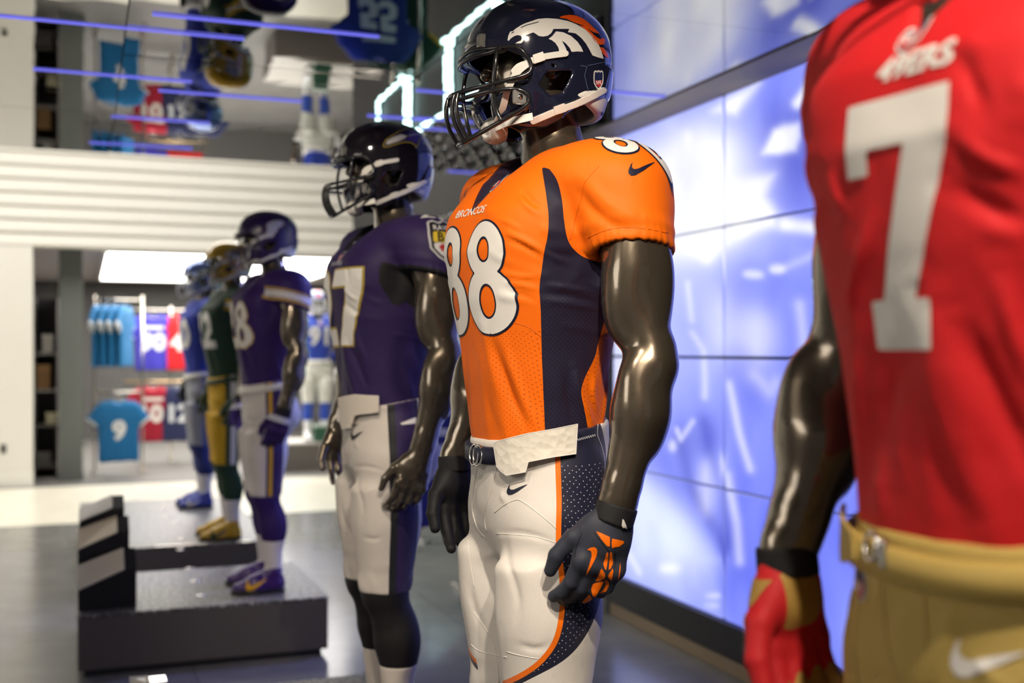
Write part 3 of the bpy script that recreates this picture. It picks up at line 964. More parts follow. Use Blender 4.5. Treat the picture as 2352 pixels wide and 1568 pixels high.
# ---------------------------------------------------------------- clothes racks and hanging shirts
def build_shirt():
    g = Grid((-0.09, -0.42, -0.80), (0.09, 0.42, 0.06), 0.012)
    zs = [-0.76, -0.70, -0.40, -0.20, -0.08, 0.0, 0.03]
    g.put(loft_f(zs, [0.30, 0.30, 0.275, 0.27, 0.25, 0.14, 0.07], [0.030, 0.034, 0.036, 0.05, 0.05, 0.035, 0.02], [-0.030, -0.034, -0.036, -0.05, -0.05, -0.035, -0.02], 2.4, False), (-0.1, -0.4, -0.8), (0.1, 0.4, 0.05))
    for s in (1, -1):
        g.cone((0, 0.17 * s, -0.075), (0, 0.335 * s, -0.265), 0.085, 0.080, 0.03, flat=((1, 0, 0), 0.45))
    for s in (1, -1):
        d = np.array([0, 0.165 * s, -0.19]); d /= np.linalg.norm(d); h = np.array([0, 0.335 * s, -0.265])
        g.put(lambda X, Y, Z, d=d, h=h: -((Y - h[1]) * d[1] + (Z - h[2]) * d[2]) + 0 * X, (-1, min(0.26 * s, 1 * s), -1), (1, max(0.26 * s, 1 * s), 1), 0.004, 's')
    g.ell((0.02, 0, 0.03), (0.06, 0.075, 0.06), 0.01, op='s')
    V, Q = g.mesh(); V = relax(V, Q, 2, .5)
    N_ = vert_normals(V, Q)
    V = V + N_ * (0.010 * waves(V, 8, 3.4, 31, (0.3, 1, 0.25)) * np.clip(-V[:, 2] / 0.5, 0, 1))[:, None]
    me = mesh_from('shirt', V, Q)
    add_attr(me, 'sleeve', np.where(np.abs(V[:, 1]) > 0.25, np.abs(V[:, 1]) * 0.655 - V[:, 2] * 0.755, 0))
    return me
SHIRT = build_shirt()
BV_S = BVHTree.FromPolygons([v.co[:] for v in SHIRT.vertices], [p.vertices[:] for p in SHIRT.polygons])
M_hanger = plain('steel wire', (0.6, 0.58, 0.55), 0.25, 1.0)
HANGER = tubes_mesh('hanger', [catmull([(0, -0.18, -0.045), (0, -0.09, -0.005), (0, 0, 0.035), (0, 0.09, -0.005), (0, 0.18, -0.045)], 4), catmull([(0, 0, 0.035), (0, 0.0, 0.065), (0, 0.022, 0.085), (0, 0.0, 0.105), (0, -0.02, 0.09)], 4)], 0.004, 6)
def shirt(loc, rz, col, label, num=None, ncol=(0.78, 0.77, 0.75), band=None, name_bar=False, group='shirts hanging on the racks', scale=1.0, yoke=None):
    """shirt on a hanger; loc is the top of the hanger hook; local x is the front"""
    r = empty('hanging_shirt', loc, rz, label, 'shirt', group)
    lay = []
    if band: lay.append(('sleeve', 0.385, 0.44, band))
    m = cloth('shirt cloth', col, layers=lay, wrink=0.5)
    o = link('shirt', SHIRT.copy() if False else SHIRT, None, r); o.location = (0, 0, -0.105)
    if len(SHIRT.materials) == 0: SHIRT.materials.append(m)
    o.material_slots[0].link = 'OBJECT'; o.material_slots[0].material = m
    hg = link('hanger', HANGER, M_hanger, r); hg.location = (0, 0, -0.105)
    if num:
        t = text_sd(num, 1.0, 0.05); hh = t.box[1][1] - t.box[0][1]; cx, cy = (t.box[0] + t.box[1]) / 2
        pr = plane_proj((0.3, 0, -0.36), (0, 1, 0), (0, 0, 1), (-1, 0, 0))
        decal('number', moved(moved(t, -cx, -cy), s=0.26 / hh), BV_S, pr, printed2(ncol), o, 0.014, off=0.004)
    if name_bar:
        pr = plane_proj((0.3, 0, -0.16), (0, 1, 0), (0, 0, 1), (-1, 0, 0))
        decal('name_bar', poly_sd([(-0.14, -0.022), (0.14, -0.022), (0.14, 0.022), (-0.14, 0.022)]), BV_S, pr, printed2(ncol), o, 0.014, off=0.004)
    return r
_pc = {}
def printed2(c):
    if c not in _pc: _pc[c] = plain('shirt print %d' % len(_pc), c, 0.5)
    return _pc[c]

def rack(name, label, x0, x1, Y, zs, posts, depth=0.4, mat=None, wood=()):
    r = empty(name, ((x0 + x1) / 2, Y, 0), 0, label, 'clothes rack')
    c = (x0 + x1) / 2
    for x in posts:
        link('post', tubes_mesh('post', [[(x - c, 0, 0), (x - c, 0, max(zs) + 0.06)]], 0.016, 10), M_chrome_r, r)
        box('foot', (x - c - 0.03, -0.25, 0.0), (x - c + 0.03, 0.25, 0.02), M_chrome_r, r, 0.004)
    for z in zs:
        link('rail', tubes_mesh('rail', [[(x0 - c, 0, z), (x1 - c, 0, z)]], 0.015, 10), M_wood if z in wood else M_chrome_r, r)
    return r
M_chrome_r = plain('rack chrome', (0.52, 0.48, 0.43), 0.22, 1.0)
M_wood = plain('warm brass rail', (0.62, 0.42, 0.22), 0.30, 0.6)
FRONT = -math.pi / 2
def sx(u, Y, v=800): return at_y(u, v, Y).x
def sz(v, Y, u=350): return at_y(u, v, Y).z
YB = 16.6; YF = 15.2
rack('clothes_rack', 'long chrome rack along the back wall holding purple and red shirts', sx(285, YB), sx(475, YB), YB, [sz(712, YB), sz(876, YB)], [sx(393, YB), sx(470, YB)], wood=(sz(876, YB),))
rack('clothes_rack', 'nearer chrome rack with blue shirts beside the grey pillar', sx(213, YF), sx(330, YF), YF, [sz(690, YF), sz(900, YF)], [sx(217, YF), sx(327, YF + 0.0)])
shirt((sx(352, YB), YB, sz(712, YB) + 0.02), FRONT, (0.055, 0.045, 0.42), 'bluish purple shirt numbered 90 on the upper rail', '90', name_bar=True, band=(0.75, 0.75, 0.8))
shirt((sx(420, YB), YB, sz(712, YB) + 0.02), FRONT, (0.62, 0.015, 0.02), 'bright red shirt on the upper rail beside the purple one', '44', band=(0.75, 0.7, 0.7))
shirt((sx(350, YB), YB, sz(876, YB) + 0.02), FRONT, (0.36, 0.012, 0.030), 'dark red shirt numbered 10 on the lower rail', '10', ncol=(0.80, 0.74, 0.66), name_bar=True, band=(0.70, 0.42, 0.05))
shirt((sx(412, YB), YB, sz(876, YB) + 0.02), FRONT, (0.025, 0.030, 0.085), 'navy shirt with gold sleeve bands on the lower rail', '12', ncol=(0.7, 0.7, 0.7), band=(0.65, 0.42, 0.05))
shirt((sx(460, YB), YB, sz(876, YB) + 0.02), FRONT, (0.025, 0.030, 0.085), 'navy shirt at the right end of the lower rail', '1', ncol=(0.7, 0.7, 0.7))
TEAL = (0.012, 0.15, 0.36)
shirt((sx(272, YF), YF - 0.08, sz(905, YF) + 0.02), FRONT + 0.12, TEAL, 'bright blue shirt numbered 9 hanging in front of the rack', '9', band=(0.75, 0.78, 0.8))
for k, u in enumerate((228, 248, 268, 288)):
    shirt((sx(u, YF), YF, sz(690, YF) + 0.02), FRONT + 1.25, TEAL, ['blue shirt turned sideways on the upper rail, nearest the pillar', 'second sideways blue shirt from the pillar on the upper rail', 'third sideways blue shirt from the pillar on the upper rail', 'fourth sideways blue shirt from the pillar on the upper rail'][k], None, band=(0.78, 0.80, 0.82))
# shirts by the recess wall, mostly seen in the mirrored ceiling
YJ = 6.9
rack('clothes_rack', 'low chrome rack with a navy shirt behind the orange mannequin', 1.95, 2.60, YJ, [1.285], [2.30, 2.57])
shirt((at_y(1026, 1000, YJ).x, YJ, 1.30), FRONT, (0.020, 0.022, 0.20), 'navy shirt with a pale 2 behind the orange mannequin', '2', ncol=(0.55, 0.57, 0.68), name_bar=True)
YK = 9.0
rack('clothes_rack', 'tall chrome rack near the recess wall, seen in the mirrored ceiling', 2.0, 2.62, YK, [1.80], [2.36, 2.58])
shirt((2.22, YK, 1.815), FRONT, (0.020, 0.040, 0.22), 'royal blue shirt with pale number on the tall rack', '55', ncol=(0.6, 0.62, 0.7), name_bar=True)
shirt((2.46, YK + 0.25, 1.815), FRONT - 0.3, (0.012, 0.045, 0.025), 'green shirt with gold bands on the tall rack', '4', ncol=(0.6, 0.6, 0.6), band=(0.60, 0.38, 0.03))
# plinth of the far mannequin
gx = at_y(727, 1018, 15.0)
ft = empty('display_platform', (gx.x, 15.05, 0), 0, 'grey brown plinth under the front-facing mannequin in the back room', 'platform', 'low display platforms')
M_plinth = plain('taupe laminate', (0.16, 0.14, 0.125), 0.5)
box('body', (-0.62, -0.45, 0.0), (1.30, 0.45, 0.335), M_plinth, ft, 0.004); box('top', (-0.63, -0.46, 0.336), (1.31, 0.46, 0.36), plain('pale plinth top', (0.45, 0.42, 0.38), 0.4), ft, 0.004)
bx = empty('football_box', (gx.x + 0.02, 14.78, 0.36), 0, 'green box between the feet of the front-facing mannequin', 'box')
box('carton', (-0.10, -0.06, 0.0), (0.10, 0.06, 0.19), plain('green carton', (0.02, 0.09, 0.05), 0.5), bx, 0.004); box('lid', (-0.105, -0.065, 0.191), (0.105, 0.065, 0.225), plain('pale lid', (0.45, 0.55, 0.48), 0.5), bx, 0.004)
# shelf unit with odds and ends left of the pillar
xs0, xs1 = sx(78, 15.0), sx(133, 15.0)
sh_ = empty('shelf_unit', ((xs0 + xs1) / 2, 15.1, 0), 0, 'dark open shelf unit between the white wall and the grey pillar', 'shelf')
w2 = (xs1 - xs0) / 2
box('back_panel', (-w2, 0.22, 0.0), (w2, 0.24, 2.2), M_dark, sh_)
for x in (-w2, w2 - 0.02): box('upright', (x, -0.2, 0.0), (x + 0.02, 0.22, 2.2), M_pside, sh_)
for z in (0.12, 0.62, 1.05, 1.5): box('shelf_board', (-w2 + 0.021, -0.2, z), (w2 - 0.021, 0.219, z + 0.025), plain('grey shelf', (0.25, 0.24, 0.22), 0.4) if z > 1 else M_pside, sh_)
def shelf_thing(name, x, z, w, h, col, label, metal=0.0, lid=True):
    r = empty(name, ((xs0 + xs1) / 2 + x, 15.05, z + 0.0255), 0, label, 'box')
    m_ = plain('%s colour' % name, col, 0.4, metal)
    box('carton', (-w / 2, -0.09, 0), (w / 2, 0.09, h * 0.8), m_, r, 0.004)
    box('lid', (-w / 2 - 0.004, -0.094, h * 0.8 + 0.001), (w / 2 + 0.004, 0.094, h), plain('lid of %s' % name, [min(1, c * 1.3) for c in col], 0.4, metal), r, 0.004)
shelf_thing('storage_box', -0.05, 0.12, 0.22, 0.16, (0.10, 0.09, 0.08), 'dark box on the lowest shelf left of the pillar')
shelf_thing('storage_box', 0.07, 0.62, 0.14, 0.14, (0.50, 0.46, 0.30), 'pale cream box on the second shelf from the floor')
shelf_thing('storage_box', -0.03, 1.05, 0.16, 0.30, (0.20, 0.10, 0.03), 'tall brown box on the third shelf from the floor')
shelf_thing('storage_box', 0.02, 1.50, 0.12, 0.22, (0.45, 0.42, 0.38), 'grey box on the top shelf left of the pillar')
# ================================================================== the mannequin: shared shapes (x forward, y left, z up)
C0 = np.array([0.893, 2.217, 0.30])             # where the mannequin in orange stands
CAML = np.array([C0[0], C0[1], CAMZ - C0[2]])    # the photo's viewpoint in its own space

def lpix(P):
    P = np.asarray(P, float)
    return pix(np.stack([C0[0] - P[..., 0], C0[1] - P[..., 1], C0[2] + P[..., 2]], -1))

def view_proj(P2):
    D = np.array([ray(u, v) for u, v in P2]); D[:, 0] *= -1; D[:, 1] *= -1
    D /= np.linalg.norm(D, axis=1)[:, None]
    return np.tile(CAML, (len(P2), 1)), D

# key points of the pose: left arm a little back, right arm a little forward
ARM = {
    1: dict(S=(-0.088, 0.222, 1.575), M=(-0.097, 0.262, 1.40), E=(-0.112, 0.300, 1.215), W=(-0.043, 0.290, 0.945), a=(0.30, -0.08, -0.95), f=(0.93, -0.10, 0.30)),
    -1: dict(S=(-0.020, -0.226, 1.575), M=(-0.020, -0.262, 1.40), E=(0.006, -0.300, 1.222), W=(0.088, -0.290, 0.990), a=(-0.03, 0.10, -0.98), f=(0.97, 0.16, 0.16)),
}

def arm_sdf(g, s, grow=0.0, k=0.017):
    A = ARM[s]; S, M, E, W = [np.array(A[q]) for q in 'SMEW']
    out = np.array([0, s, 0.0])
    fw = np.array([1.0, 0, 0])
    d1 = (E - S) / np.linalg.norm(E - S); d2 = (W - E) / np.linalg.norm(W - E)
    g.ell(S + out * 0.004 + d1 * 0.04, (0.070 + grow, 0.058 + grow, 0.095 + grow), k)                 # deltoid
    g.cone(S, M, 0.066 + grow, 0.058 + grow, k)
    g.cone(M, E - d1 * 0.02, 0.056 + grow, 0.045 + grow, k)
    g.ell(M + d1 * 0.045 + fw * 0.026, (0.047 + grow, 0.048 + grow, 0.10 + grow), k)                 # biceps
    g.ell(M + d1 * 0.02 - fw * 0.030 + out * 0.010, (0.042 + grow, 0.046 + grow, 0.115 + grow), k)     # triceps
    g.ell(M - d1 * 0.030 + out * 0.028, (0.052 + grow, 0.034 + grow, 0.080 + grow), 0.014)
    g.cone(E - d1 * 0.035 - fw * 0.012, E, 0.044 + grow, 0.041 + grow, 0.02)
    g.ell(E - fw * 0.026 - d1 * 0.004, (0.024 + grow, 0.028 + grow, 0.032 + grow), 0.018)               # elbow point
    m = E + d2 * 0.085
    g.cone(E, m, 0.047 + grow, 0.052 + grow, 0.02)
    g.cone(m, W - d2 * 0.035, 0.051 + grow, 0.033 + grow, 0.02)
    g.cone(W - d2 * 0.05, W + d2 * 0.01, 0.034 + grow, 0.031 + grow, 0.02, flat=((0, 1, 0), 0.86))
    g.ell(E + d2 * 0.06 + fw * 0.024 + out * 0.012, (0.036 + grow, 0.036 + grow, 0.085 + grow), 0.022)  # brachioradialis
    g.ell(E + d2 * 0.085 - fw * 0.018 + out * 0.004, (0.036 + grow, 0.034 + grow, 0.085 + grow), 0.022)

def hand_sdf(g, s, grow=0.0, curl=0.80, k=0.010):
    A = ARM[s]; q = 1.13
    W = np.array(A['W']); a = np.array(A['a'], float); a /= np.linalg.norm(a)
    f = np.array(A['f'], float); f -= a * (a @ f); f /= np.linalg.norm(f)
    n = np.cross(a, f); n = n if n[1] * s > 0 else -n                      # back of the hand looks outwards
    fr = (W, a, f, n)
    a, f, n = a * q, f * q, n * q
    kn = W + a * 0.098
    nu = fr[3]
    g.cone(W - a * 0.01, W + a * 0.045, 0.031 * q + grow, 0.037 * q + grow, 0.015, flat=(nu, 0.72))
    g.cone(W + a * 0.03 + f * 0.016, kn + f * 0.020 - a * 0.012, 0.026 * q + grow, 0.024 * q + grow, 0.012, flat=(nu, 0.62))
    g.cone(W + a * 0.03 - f * 0.010, kn - f * 0.022 - a * 0.014, 0.025 * q + grow, 0.023 * q + grow, 0.012, flat=(nu, 0.60))
    g.ell(W + a * 0.045 + f * 0.026 - n * 0.008, (0.026 + grow, 0.02 + grow, 0.034 + grow), 0.014)     # ball of the thumb
    for i, (o, ln, c) in enumerate(((0.033, 0.94, 0.70), (0.011, 1.03, 0.92), (-0.011, 0.98, 1.05), (-0.032, 0.80, 1.12))):
        p = kn + f * o - a * (0.004 + 0.10 * max(0, abs(o) - 0.012))
        ang = [0.46 * c * curl, 1.10 * c * curl, 1.65 * c * curl]
        r = [0.0120, 0.0108, 0.0099, 0.0088] if i < 3 else [0.0108, 0.0097, 0.0088, 0.0079]
        L = [0.046 * ln, 0.030 * ln, 0.023 * ln]
        g.ell(p + n * 0.004, (0.0135 + grow,) * 3, 0.012)
        for j in range(3):
            d = a * math.cos(ang[j]) - n * math.sin(ang[j]) + f * (o * 0.9 + 0.10 * j)
            d /= np.linalg.norm(d)
            e = p + d * L[j] * q
            g.cone(p, e, r[j] + grow, r[j + 1] + grow, 0.004 if j else 0.008)
            p = e
    p0 = W + a * 0.030 + f * 0.024 - n * 0.006
    p1 = p0 + a * 0.032 + f * 0.030 - n * 0.006
    p2 = p1 + a * 0.036 + f * 0.014 - n * 0.008
    p3 = p2 + a * 0.028 + f * 0.000 - n * 0.008
    g.cone(p0, p1, 0.018 + grow, 0.0145 + grow, 0.012)
    g.cone(p1, p2, 0.0145 + grow, 0.0125 + grow, 0.006)
    g.cone(p2, p3, 0.0125 + grow, 0.0095 + grow, 0.004)
    return fr + (kn,)

TZ = [0.98, 1.05, 1.09, 1.15, 1.25, 1.35, 1.45, 1.53, 1.60, 1.65, 1.68]
TA = [0.160, 0.165, 0.167, 0.170, 0.182, 0.196, 0.206, 0.200, 0.165, 0.11, 0.06]
TF = [0.118, 0.122, 0.126, 0.132, 0.145, 0.163, 0.174, 0.158, 0.105, 0.04, 0.00]
TB = [-0.128, -0.128, -0.129, -0.132, -0.142, -0.157, -0.168, -0.172, -0.165, -0.14, -0.10]

def leg_pts(s):
    return dict(H=(0.0, 0.098 * s, 0.90), T=(0.012, 0.108 * s, 0.72), K=(0.022, 0.112 * s, 0.50), C=(-0.008, 0.114 * s, 0.34), A=(-0.020, 0.118 * s, 0.085))

def leg_sdf(g, s, grow=0.0, upper=True, lower=True):
    P = {k: np.array(v) for k, v in leg_pts(s).items()}
    if upper:
        g.cone(P['H'], P['T'], 0.100 + grow, 0.090 + grow, 0.04)
        g.cone(P['T'], P['K'], 0.090 + grow, 0.062 + grow, 0.03)
        g.ell(P['T'] + np.array([0.022, 0.012 * s, 0.01]), (0.074 + grow, 0.072 + grow, 0.15 + grow), 0.03)
    if lower:
        g.cone(P['K'], P['C'], 0.060 + grow, 0.056 + grow, 0.03)
        g.cone(P['C'], P['A'], 0.055 + grow, 0.034 + grow, 0.03)
        g.ell(P['C'] + np.array([-0.022, 0.006 * s, 0.0]), (0.050 + grow, 0.054 + grow, 0.11 + grow), 0.03)
        g.ell(P['K'] + np.array([0.03, 0, 0.0]), (0.036 + grow, 0.045 + grow, 0.055 + grow), 0.03)

HC = np.array([0.0, 0.0, 1.862])                  # middle of the head
def build_body():
    g = Grid((-0.25, -0.40, 0.03), (0.30, 0.40, 2.0), 0.0042)
    g.put(loft_f(TZ[:9], [x * 0.93 for x in TA[:9]], [x * 0.90 for x in TF[:9]], [x * 0.92 for x in TB[:9]], 2.3), (-0.25, -0.3, 0.95), (0.25, 0.3, 1.63))
    g.put(loft_f([0.84, 0.90, 0.97, 1.05], [0.12, 0.172, 0.172, 0.160], [0.08, 0.105, 0.112, 0.112], [-0.10, -0.128, -0.13, -0.12], 2.2, False), (-0.2, -0.25, 0.80), (0.2, 0.25, 1.08), 0.05)
    for s in (1, -1):
        g.cone((-0.05, 0.06 * s, 1.60), (-0.05, 0.17 * s, 1.575), 0.06, 0.05, 0.05)
        arm_sdf(g, s); hand_sdf(g, s)
        leg_sdf(g, s)
        g.cone((-0.02, 0.118 * s, 0.09), (0.10, 0.125 * s, 0.055), 0.034, 0.026, 0.03)
    # neck and head
    g.cone((-0.058, 0, 1.55), (-0.024, 0, 1.76), 0.072, 0.061, 0.07)
    g.ell(HC + (-0.012, 0, 0.006), (0.098, 0.076, 0.098), 0.03)
    g.ell(HC + (0.030, 0, -0.055), (0.064, 0.056, 0.085), 0.03)
    g.ell(HC + (0.062, 0, -0.115), (0.030, 0.032, 0.026), 0.03)           # chin
    g.cone(HC + (0.088, 0, 0.005), HC + (0.112, 0, -0.042), 0.008, 0.014, 0.015)  # nose
    g.ell(HC + (0.088, 0, -0.072), (0.016, 0.026, 0.010), 0.012)           # lips
    g.ell(HC + (0.086, 0, -0.086), (0.014, 0.022, 0.009), 0.010)
    for s in (1, -1):
        g.ell(HC + (0.094, 0.030 * s, 0.000), (0.014, 0.018, 0.012), 0.010, op='s')   # eye hollows
        g.ell(HC + (0.090, 0.030 * s, 0.020), (0.012, 0.024, 0.008), 0.012)            # brow
        g.ell(HC + (-0.008, 0.074 * s, -0.022), (0.018, 0.010, 0.030), 0.008)          # ears
    V, Q = g.mesh()
    V = relax(V, Q, 1, 0.4)
    return mesh_from('body', V, Q)

def vneck(X, Y, Z):
    x, y = twist_xy(X, Y, Z)
    return np.maximum(np.abs(y) - 0.62 * (Z - 1.553), 0.0 - x) * 0.85
RED_C, RED_T = np.array([0.888, 0.905, 0.30]), 0.07
def red_pix(P):
    c, s = math.cos(RED_T), math.sin(RED_T)
    return pix(np.stack([RED_C[0] - P[:, 0] * c - P[:, 1] * s, RED_C[1] + P[:, 0] * s - P[:, 1] * c, RED_C[2] + P[:, 2]], -1))
def creases(V, N, folds, to_px, eye):
    """cloth folds: (path as seen from the viewpoint, width in pixels, height in metres), only where the cloth faces it"""
    px = to_px(V); d = np.zeros(len(V))
    view = eye - V; view /= np.linalg.norm(view, axis=1)[:, None]
    face = np.clip(np.einsum('ij,ij->i', view, N) * 4, 0, 1)
    for path, w, h in folds:
        path = catmull(path, 4)
        A, B = path[:-1], path[1:]
        ok = np.where((px[:, 0] > path[:, 0].min() - 3 * w) & (px[:, 0] < path[:, 0].max() + 3 * w) & (px[:, 1] > path[:, 1].min() - 3 * w) & (px[:, 1] < path[:, 1].max() + 3 * w))[0]
        if not len(ok): continue
        q = px[ok]; dd = seg_dist(q, A, B)
        # fade towards the ends
        e = np.minimum(np.linalg.norm(q - path[0], axis=1), np.linalg.norm(q - path[-1], axis=1)) / (np.linalg.norm(path[-1] - path[0]) * 0.35 + 1e-6)
        d[ok] += h * np.exp(-(dd / w) ** 2) * np.clip(e, 0, 1) ** 0.7
    return d * face
SLV = {s: (np.array(ARM[s]['S']), np.array(ARM[s]['M'])) for s in (1, -1)}
def build_jersey(hemd=0.142, slope=(0.16, 0.06), pad=0.0):
    g = Grid((-0.26, -0.40, 0.98), (0.26, 0.40, 1.74), 0.0052)
    g.put(loft_f(TZ, TA, TF, TB, 2.35), (-0.26, -0.3, 0.9), (0.26, 0.3, 1.74))
    for s in (1, -1):
        # shoulder pads under the shirt: yoke, cap, breast plate
        g.ell(tw((-0.040, 0.135 * s, 1.600)), (0.122, 0.115, 0.068), 0.05)
        g.ell(tw((-0.050, 0.198 * s, 1.586)), (0.116, 0.100, 0.082), 0.03)
        g.ell(tw((-0.055, 0.240 * s, 1.535)), (0.098, 0.068, 0.105), 0.022)
        g.ell(tw((0.060, 0.085 * s, 1.500)), (0.085, 0.095, 0.080), 0.05)
        g.ell(tw((-0.100, 0.090 * s, 1.500)), (0.085, 0.105, 0.095), 0.05)
        S, M = SLV[s]; d = (M - S) / np.linalg.norm(M - S)
        g.cone(S + d * 0.02 - (0.004, 0, 0), M + d * 0.02 - (0.004, 0, 0), 0.086, 0.079, 0.03, flat=((0, 1, 0), 0.96))
    # hem of the sleeves and hollow inside
    for s in (1, -1):
        S, M = SLV[s]; d = (M - S) / np.linalg.norm(M - S)
        hem = S + d * hemd
        nrm = d + np.array([slope[0], slope[1] * s, 0.0]); nrm /= np.linalg.norm(nrm)
        def cut(X, Y, Z, hem=hem, nrm=nrm, s=s):
            pl = -((X - hem[0]) * nrm[0] + (Y - hem[1]) * nrm[1] + (Z - hem[2]) * nrm[2])
            A = (X + 0.045) ; lim = 0.205 - 0.0 * A
            return np.maximum(pl, (lim - Y * s))
        g.put(cut, (-0.3, min(0.2 * s, 0.42 * s), 1.2), (0.3, max(0.2 * s, 0.42 * s), 1.60), 0.008, 's')
        ax = S + d * 0.10
        g.cone(ax, hem + d * 0.08, 0.060, 0.078, 0.004, op='s')
    # neck opening
    g.cone((-0.055, 0, 1.60), (-0.030, 0, 1.76), 0.066, 0.086, 0.010, op='s')
    g.put(vneck, (-0.06, -0.12, 1.50), (0.26, 0.12, 1.74), 0.008, 's')
    V, Q = g.mesh()
    V = relax(V, Q, 2, 0.5)
    N = vert_normals(V, Q)
    z = V[:, 2]
    # soft creases of the cloth
    side = np.abs(V[:, 1])
    low = np.clip((1.46 - z) / 0.30, 0, 1) * (side < 0.215)
    disp = 0.0022 * waves(V, 7, 3.2, 3, (1, 1, 0.35)) * low + 0.0013 * waves(V, 6, 8.0, 4, (0.7, 0.7, 1.3)) * low
    # hand-placed folds: (from, to, width, height)
    folds = [((0.150, 0.060, 1.30), (0.110, 0.110, 1.06), 0.016, 0.0075), ((0.165, 0.03, 1.28), (0.125, 0.045, 1.07), 0.014, 0.0050),
             ((0.145, 0.135, 1.475), (0.080, 0.178, 1.43), 0.010, 0.0060), ((0.158, 0.10, 1.44), (0.085, 0.180, 1.395), 0.009, 0.0050),
             ((0.160, 0.07, 1.53), (0.120, 0.15, 1.49), 0.009, 0.0045), ((0.155, 0.11, 1.36), (0.07, 0.175, 1.345), 0.010, 0.0045),
             ((0.02, 0.190, 1.36), (-0.10, 0.175, 1.33), 0.008, 0.0050), ((0.03, 0.185, 1.30), (-0.10, 0.165, 1.28), 0.009, 0.0050),
             ((0.0, 0.175, 1.22), (-0.06, 0.160, 1.08), 0.013, 0.0060), ((-0.10, 0.13, 1.20), (-0.09, 0.14, 1.08), 0.010, 0.0065),
             ((0.158, -0.06, 1.30), (0.115, -0.10, 1.06), 0.016, 0.0070), ((0.165, -0.02, 1.25), (0.125, -0.05, 1.07), 0.014, 0.0055),
             ((0.150, -0.13, 1.46), (0.09, -0.18, 1.42), 0.010, 0.0055), ((0.160, -0.10, 1.41), (0.10, -0.17, 1.37), 0.010, 0.0050)]
    for a, b, w, h in folds:
        a, b = np.array(tw(a)), np.array(tw(b)); ab = b - a
        t = np.clip((V - a) @ ab / (ab @ ab), 0, 1)
        dd = np.linalg.norm(V - a - t[:, None] * ab, axis=1)
        disp += h * np.exp(-(dd / w) ** 2) * np.sin(np.pi * np.clip(t, 0.04, 0.96)) ** 0.5
    near = [([(1330, 430), (1340, 455), (1365, 487), (1414, 517), (1470, 528)], 12, -0.0065), ([(1310, 400), (1345, 420), (1400, 470), (1470, 495)], 16, 0.0050),
            ([(1160, 530), (1205, 552), (1250, 580)], 6, 0.0055), ([(1160, 545), (1205, 567), (1248, 592)], 6, -0.0045), ([(1138, 500), (1170, 512), (1200, 530)], 5, 0.0040), ([(1195, 432), (1221, 460), (1250, 480)], 6, -0.0050), ([(1188, 445), (1212, 474), (1240, 494)], 6, 0.0040),
            ([(1150, 628), (1195, 634), (1240, 636)], 5, 0.0038), ([(1160, 648), (1200, 655), (1240, 666)], 5, 0.0038), ([(1160, 668), (1200, 678), (1240, 694)], 5, -0.0030),
            ([(1255, 580), (1275, 592), (1305, 604)], 5, 0.0045), ([(1248, 655), (1300, 660), (1360, 672)], 5, 0.0042), ([(1248, 674), (1310, 680), (1380, 696)], 5, -0.0042), ([(1250, 690), (1310, 698), (1376, 712)], 5, 0.0035),
            ([(1125, 770), (1151, 847), (1175, 914), (1214, 992)], 9, -0.0070), ([(1150, 770), (1178, 850), (1200, 910), (1232, 985)], 10, 0.0055), ([(1100, 780), (1120, 860), (1135, 930), (1150, 990)], 10, 0.0040),
            ([(1320, 845), (1325, 900), (1350, 965)], 8, 0.0060), ([(1300, 860), (1305, 910), (1322, 970)], 8, -0.0045), ([(1365, 860), (1360, 905), (1372, 950)], 6, 0.0050)]
    far_ = [([(2100, 660), (2140, 800), (2185, 1000), (2260, 1200)], 36, 0.0085), ([(2190, 720), (2260, 850), (2330, 1000), (2400, 1120)], 30, -0.0080), ([(2000, 500), (1968, 630), (1950, 720)], 13, 0.0060), ([(2060, 820), (2030, 960), (2020, 1120)], 28, -0.0060),
            ([(2190, 300), (2260, 360), (2360, 400)], 20, 0.0065), ([(2170, 420), (2260, 470), (2380, 540)], 26, -0.0065), ([(2200, 110), (2230, 190), (2260, 260)], 20, -0.0050), ([(1905, 380), (1915, 430), (1940, 490)], 10, 0.0050), ([(2290, 620), (2330, 760), (2380, 900)], 26, 0.0070)]
    if hemd > 0.12: disp += creases(V, N, near, lpix, CAML)
    else:
        c_, s_ = math.cos(RED_T), math.sin(RED_T)
        dx_, dy_ = -RED_C[0], -RED_C[1]
        disp += creases(V, N, far_, red_pix, np.array([-(dx_ * c_) + dy_ * s_, -dx_ * s_ - dy_ * c_, CAMZ - 0.30]))
    # gathered cuff
    cuff = np.full(len(V), 9.0); 
    for s in (1, -1):
        S, M = SLV[s]; d = (M - S) / np.linalg.norm(M - S)
        hem = S + d * hemd
        nrm = d + np.array([slope[0], slope[1] * s, 0.0]); nrm /= np.linalg.norm(nrm)
        up = -(V - hem) @ nrm
        rel = V - S
        ang = np.arctan2(rel[:, 1] * s, rel[:, 0])
        on = (V[:, 1] * s > 0.20)
        cuff = np.where(on, np.maximum(up, 0), cuff)
        disp += np.where(on, 0.0018 * np.exp(-np.maximum(up - 0.0, 0) / 0.020) * (np.sin(ang * 34 + 2 * np.sin(ang * 7))), 0)
        disp += np.where(on, 0.0045 * np.exp(-((up - 0.040) / 0.012) ** 2), 0) * 0.6
    V = V + N * disp[:, None]
    N = vert_normals(V, Q)
    me = mesh_from('jersey', V, Q)
    add_attr(me, 'cuff', cuff)
    # side panel: drawn for the left, mirrored for the right
    front = [(1244, 383), (1250, 420), (1256, 460), (1260, 500), (1258, 540), (1250, 578), (1244, 621), (1239, 661), (1242, 715), (1244, 798), (1248, 900), (1254, 1040)]
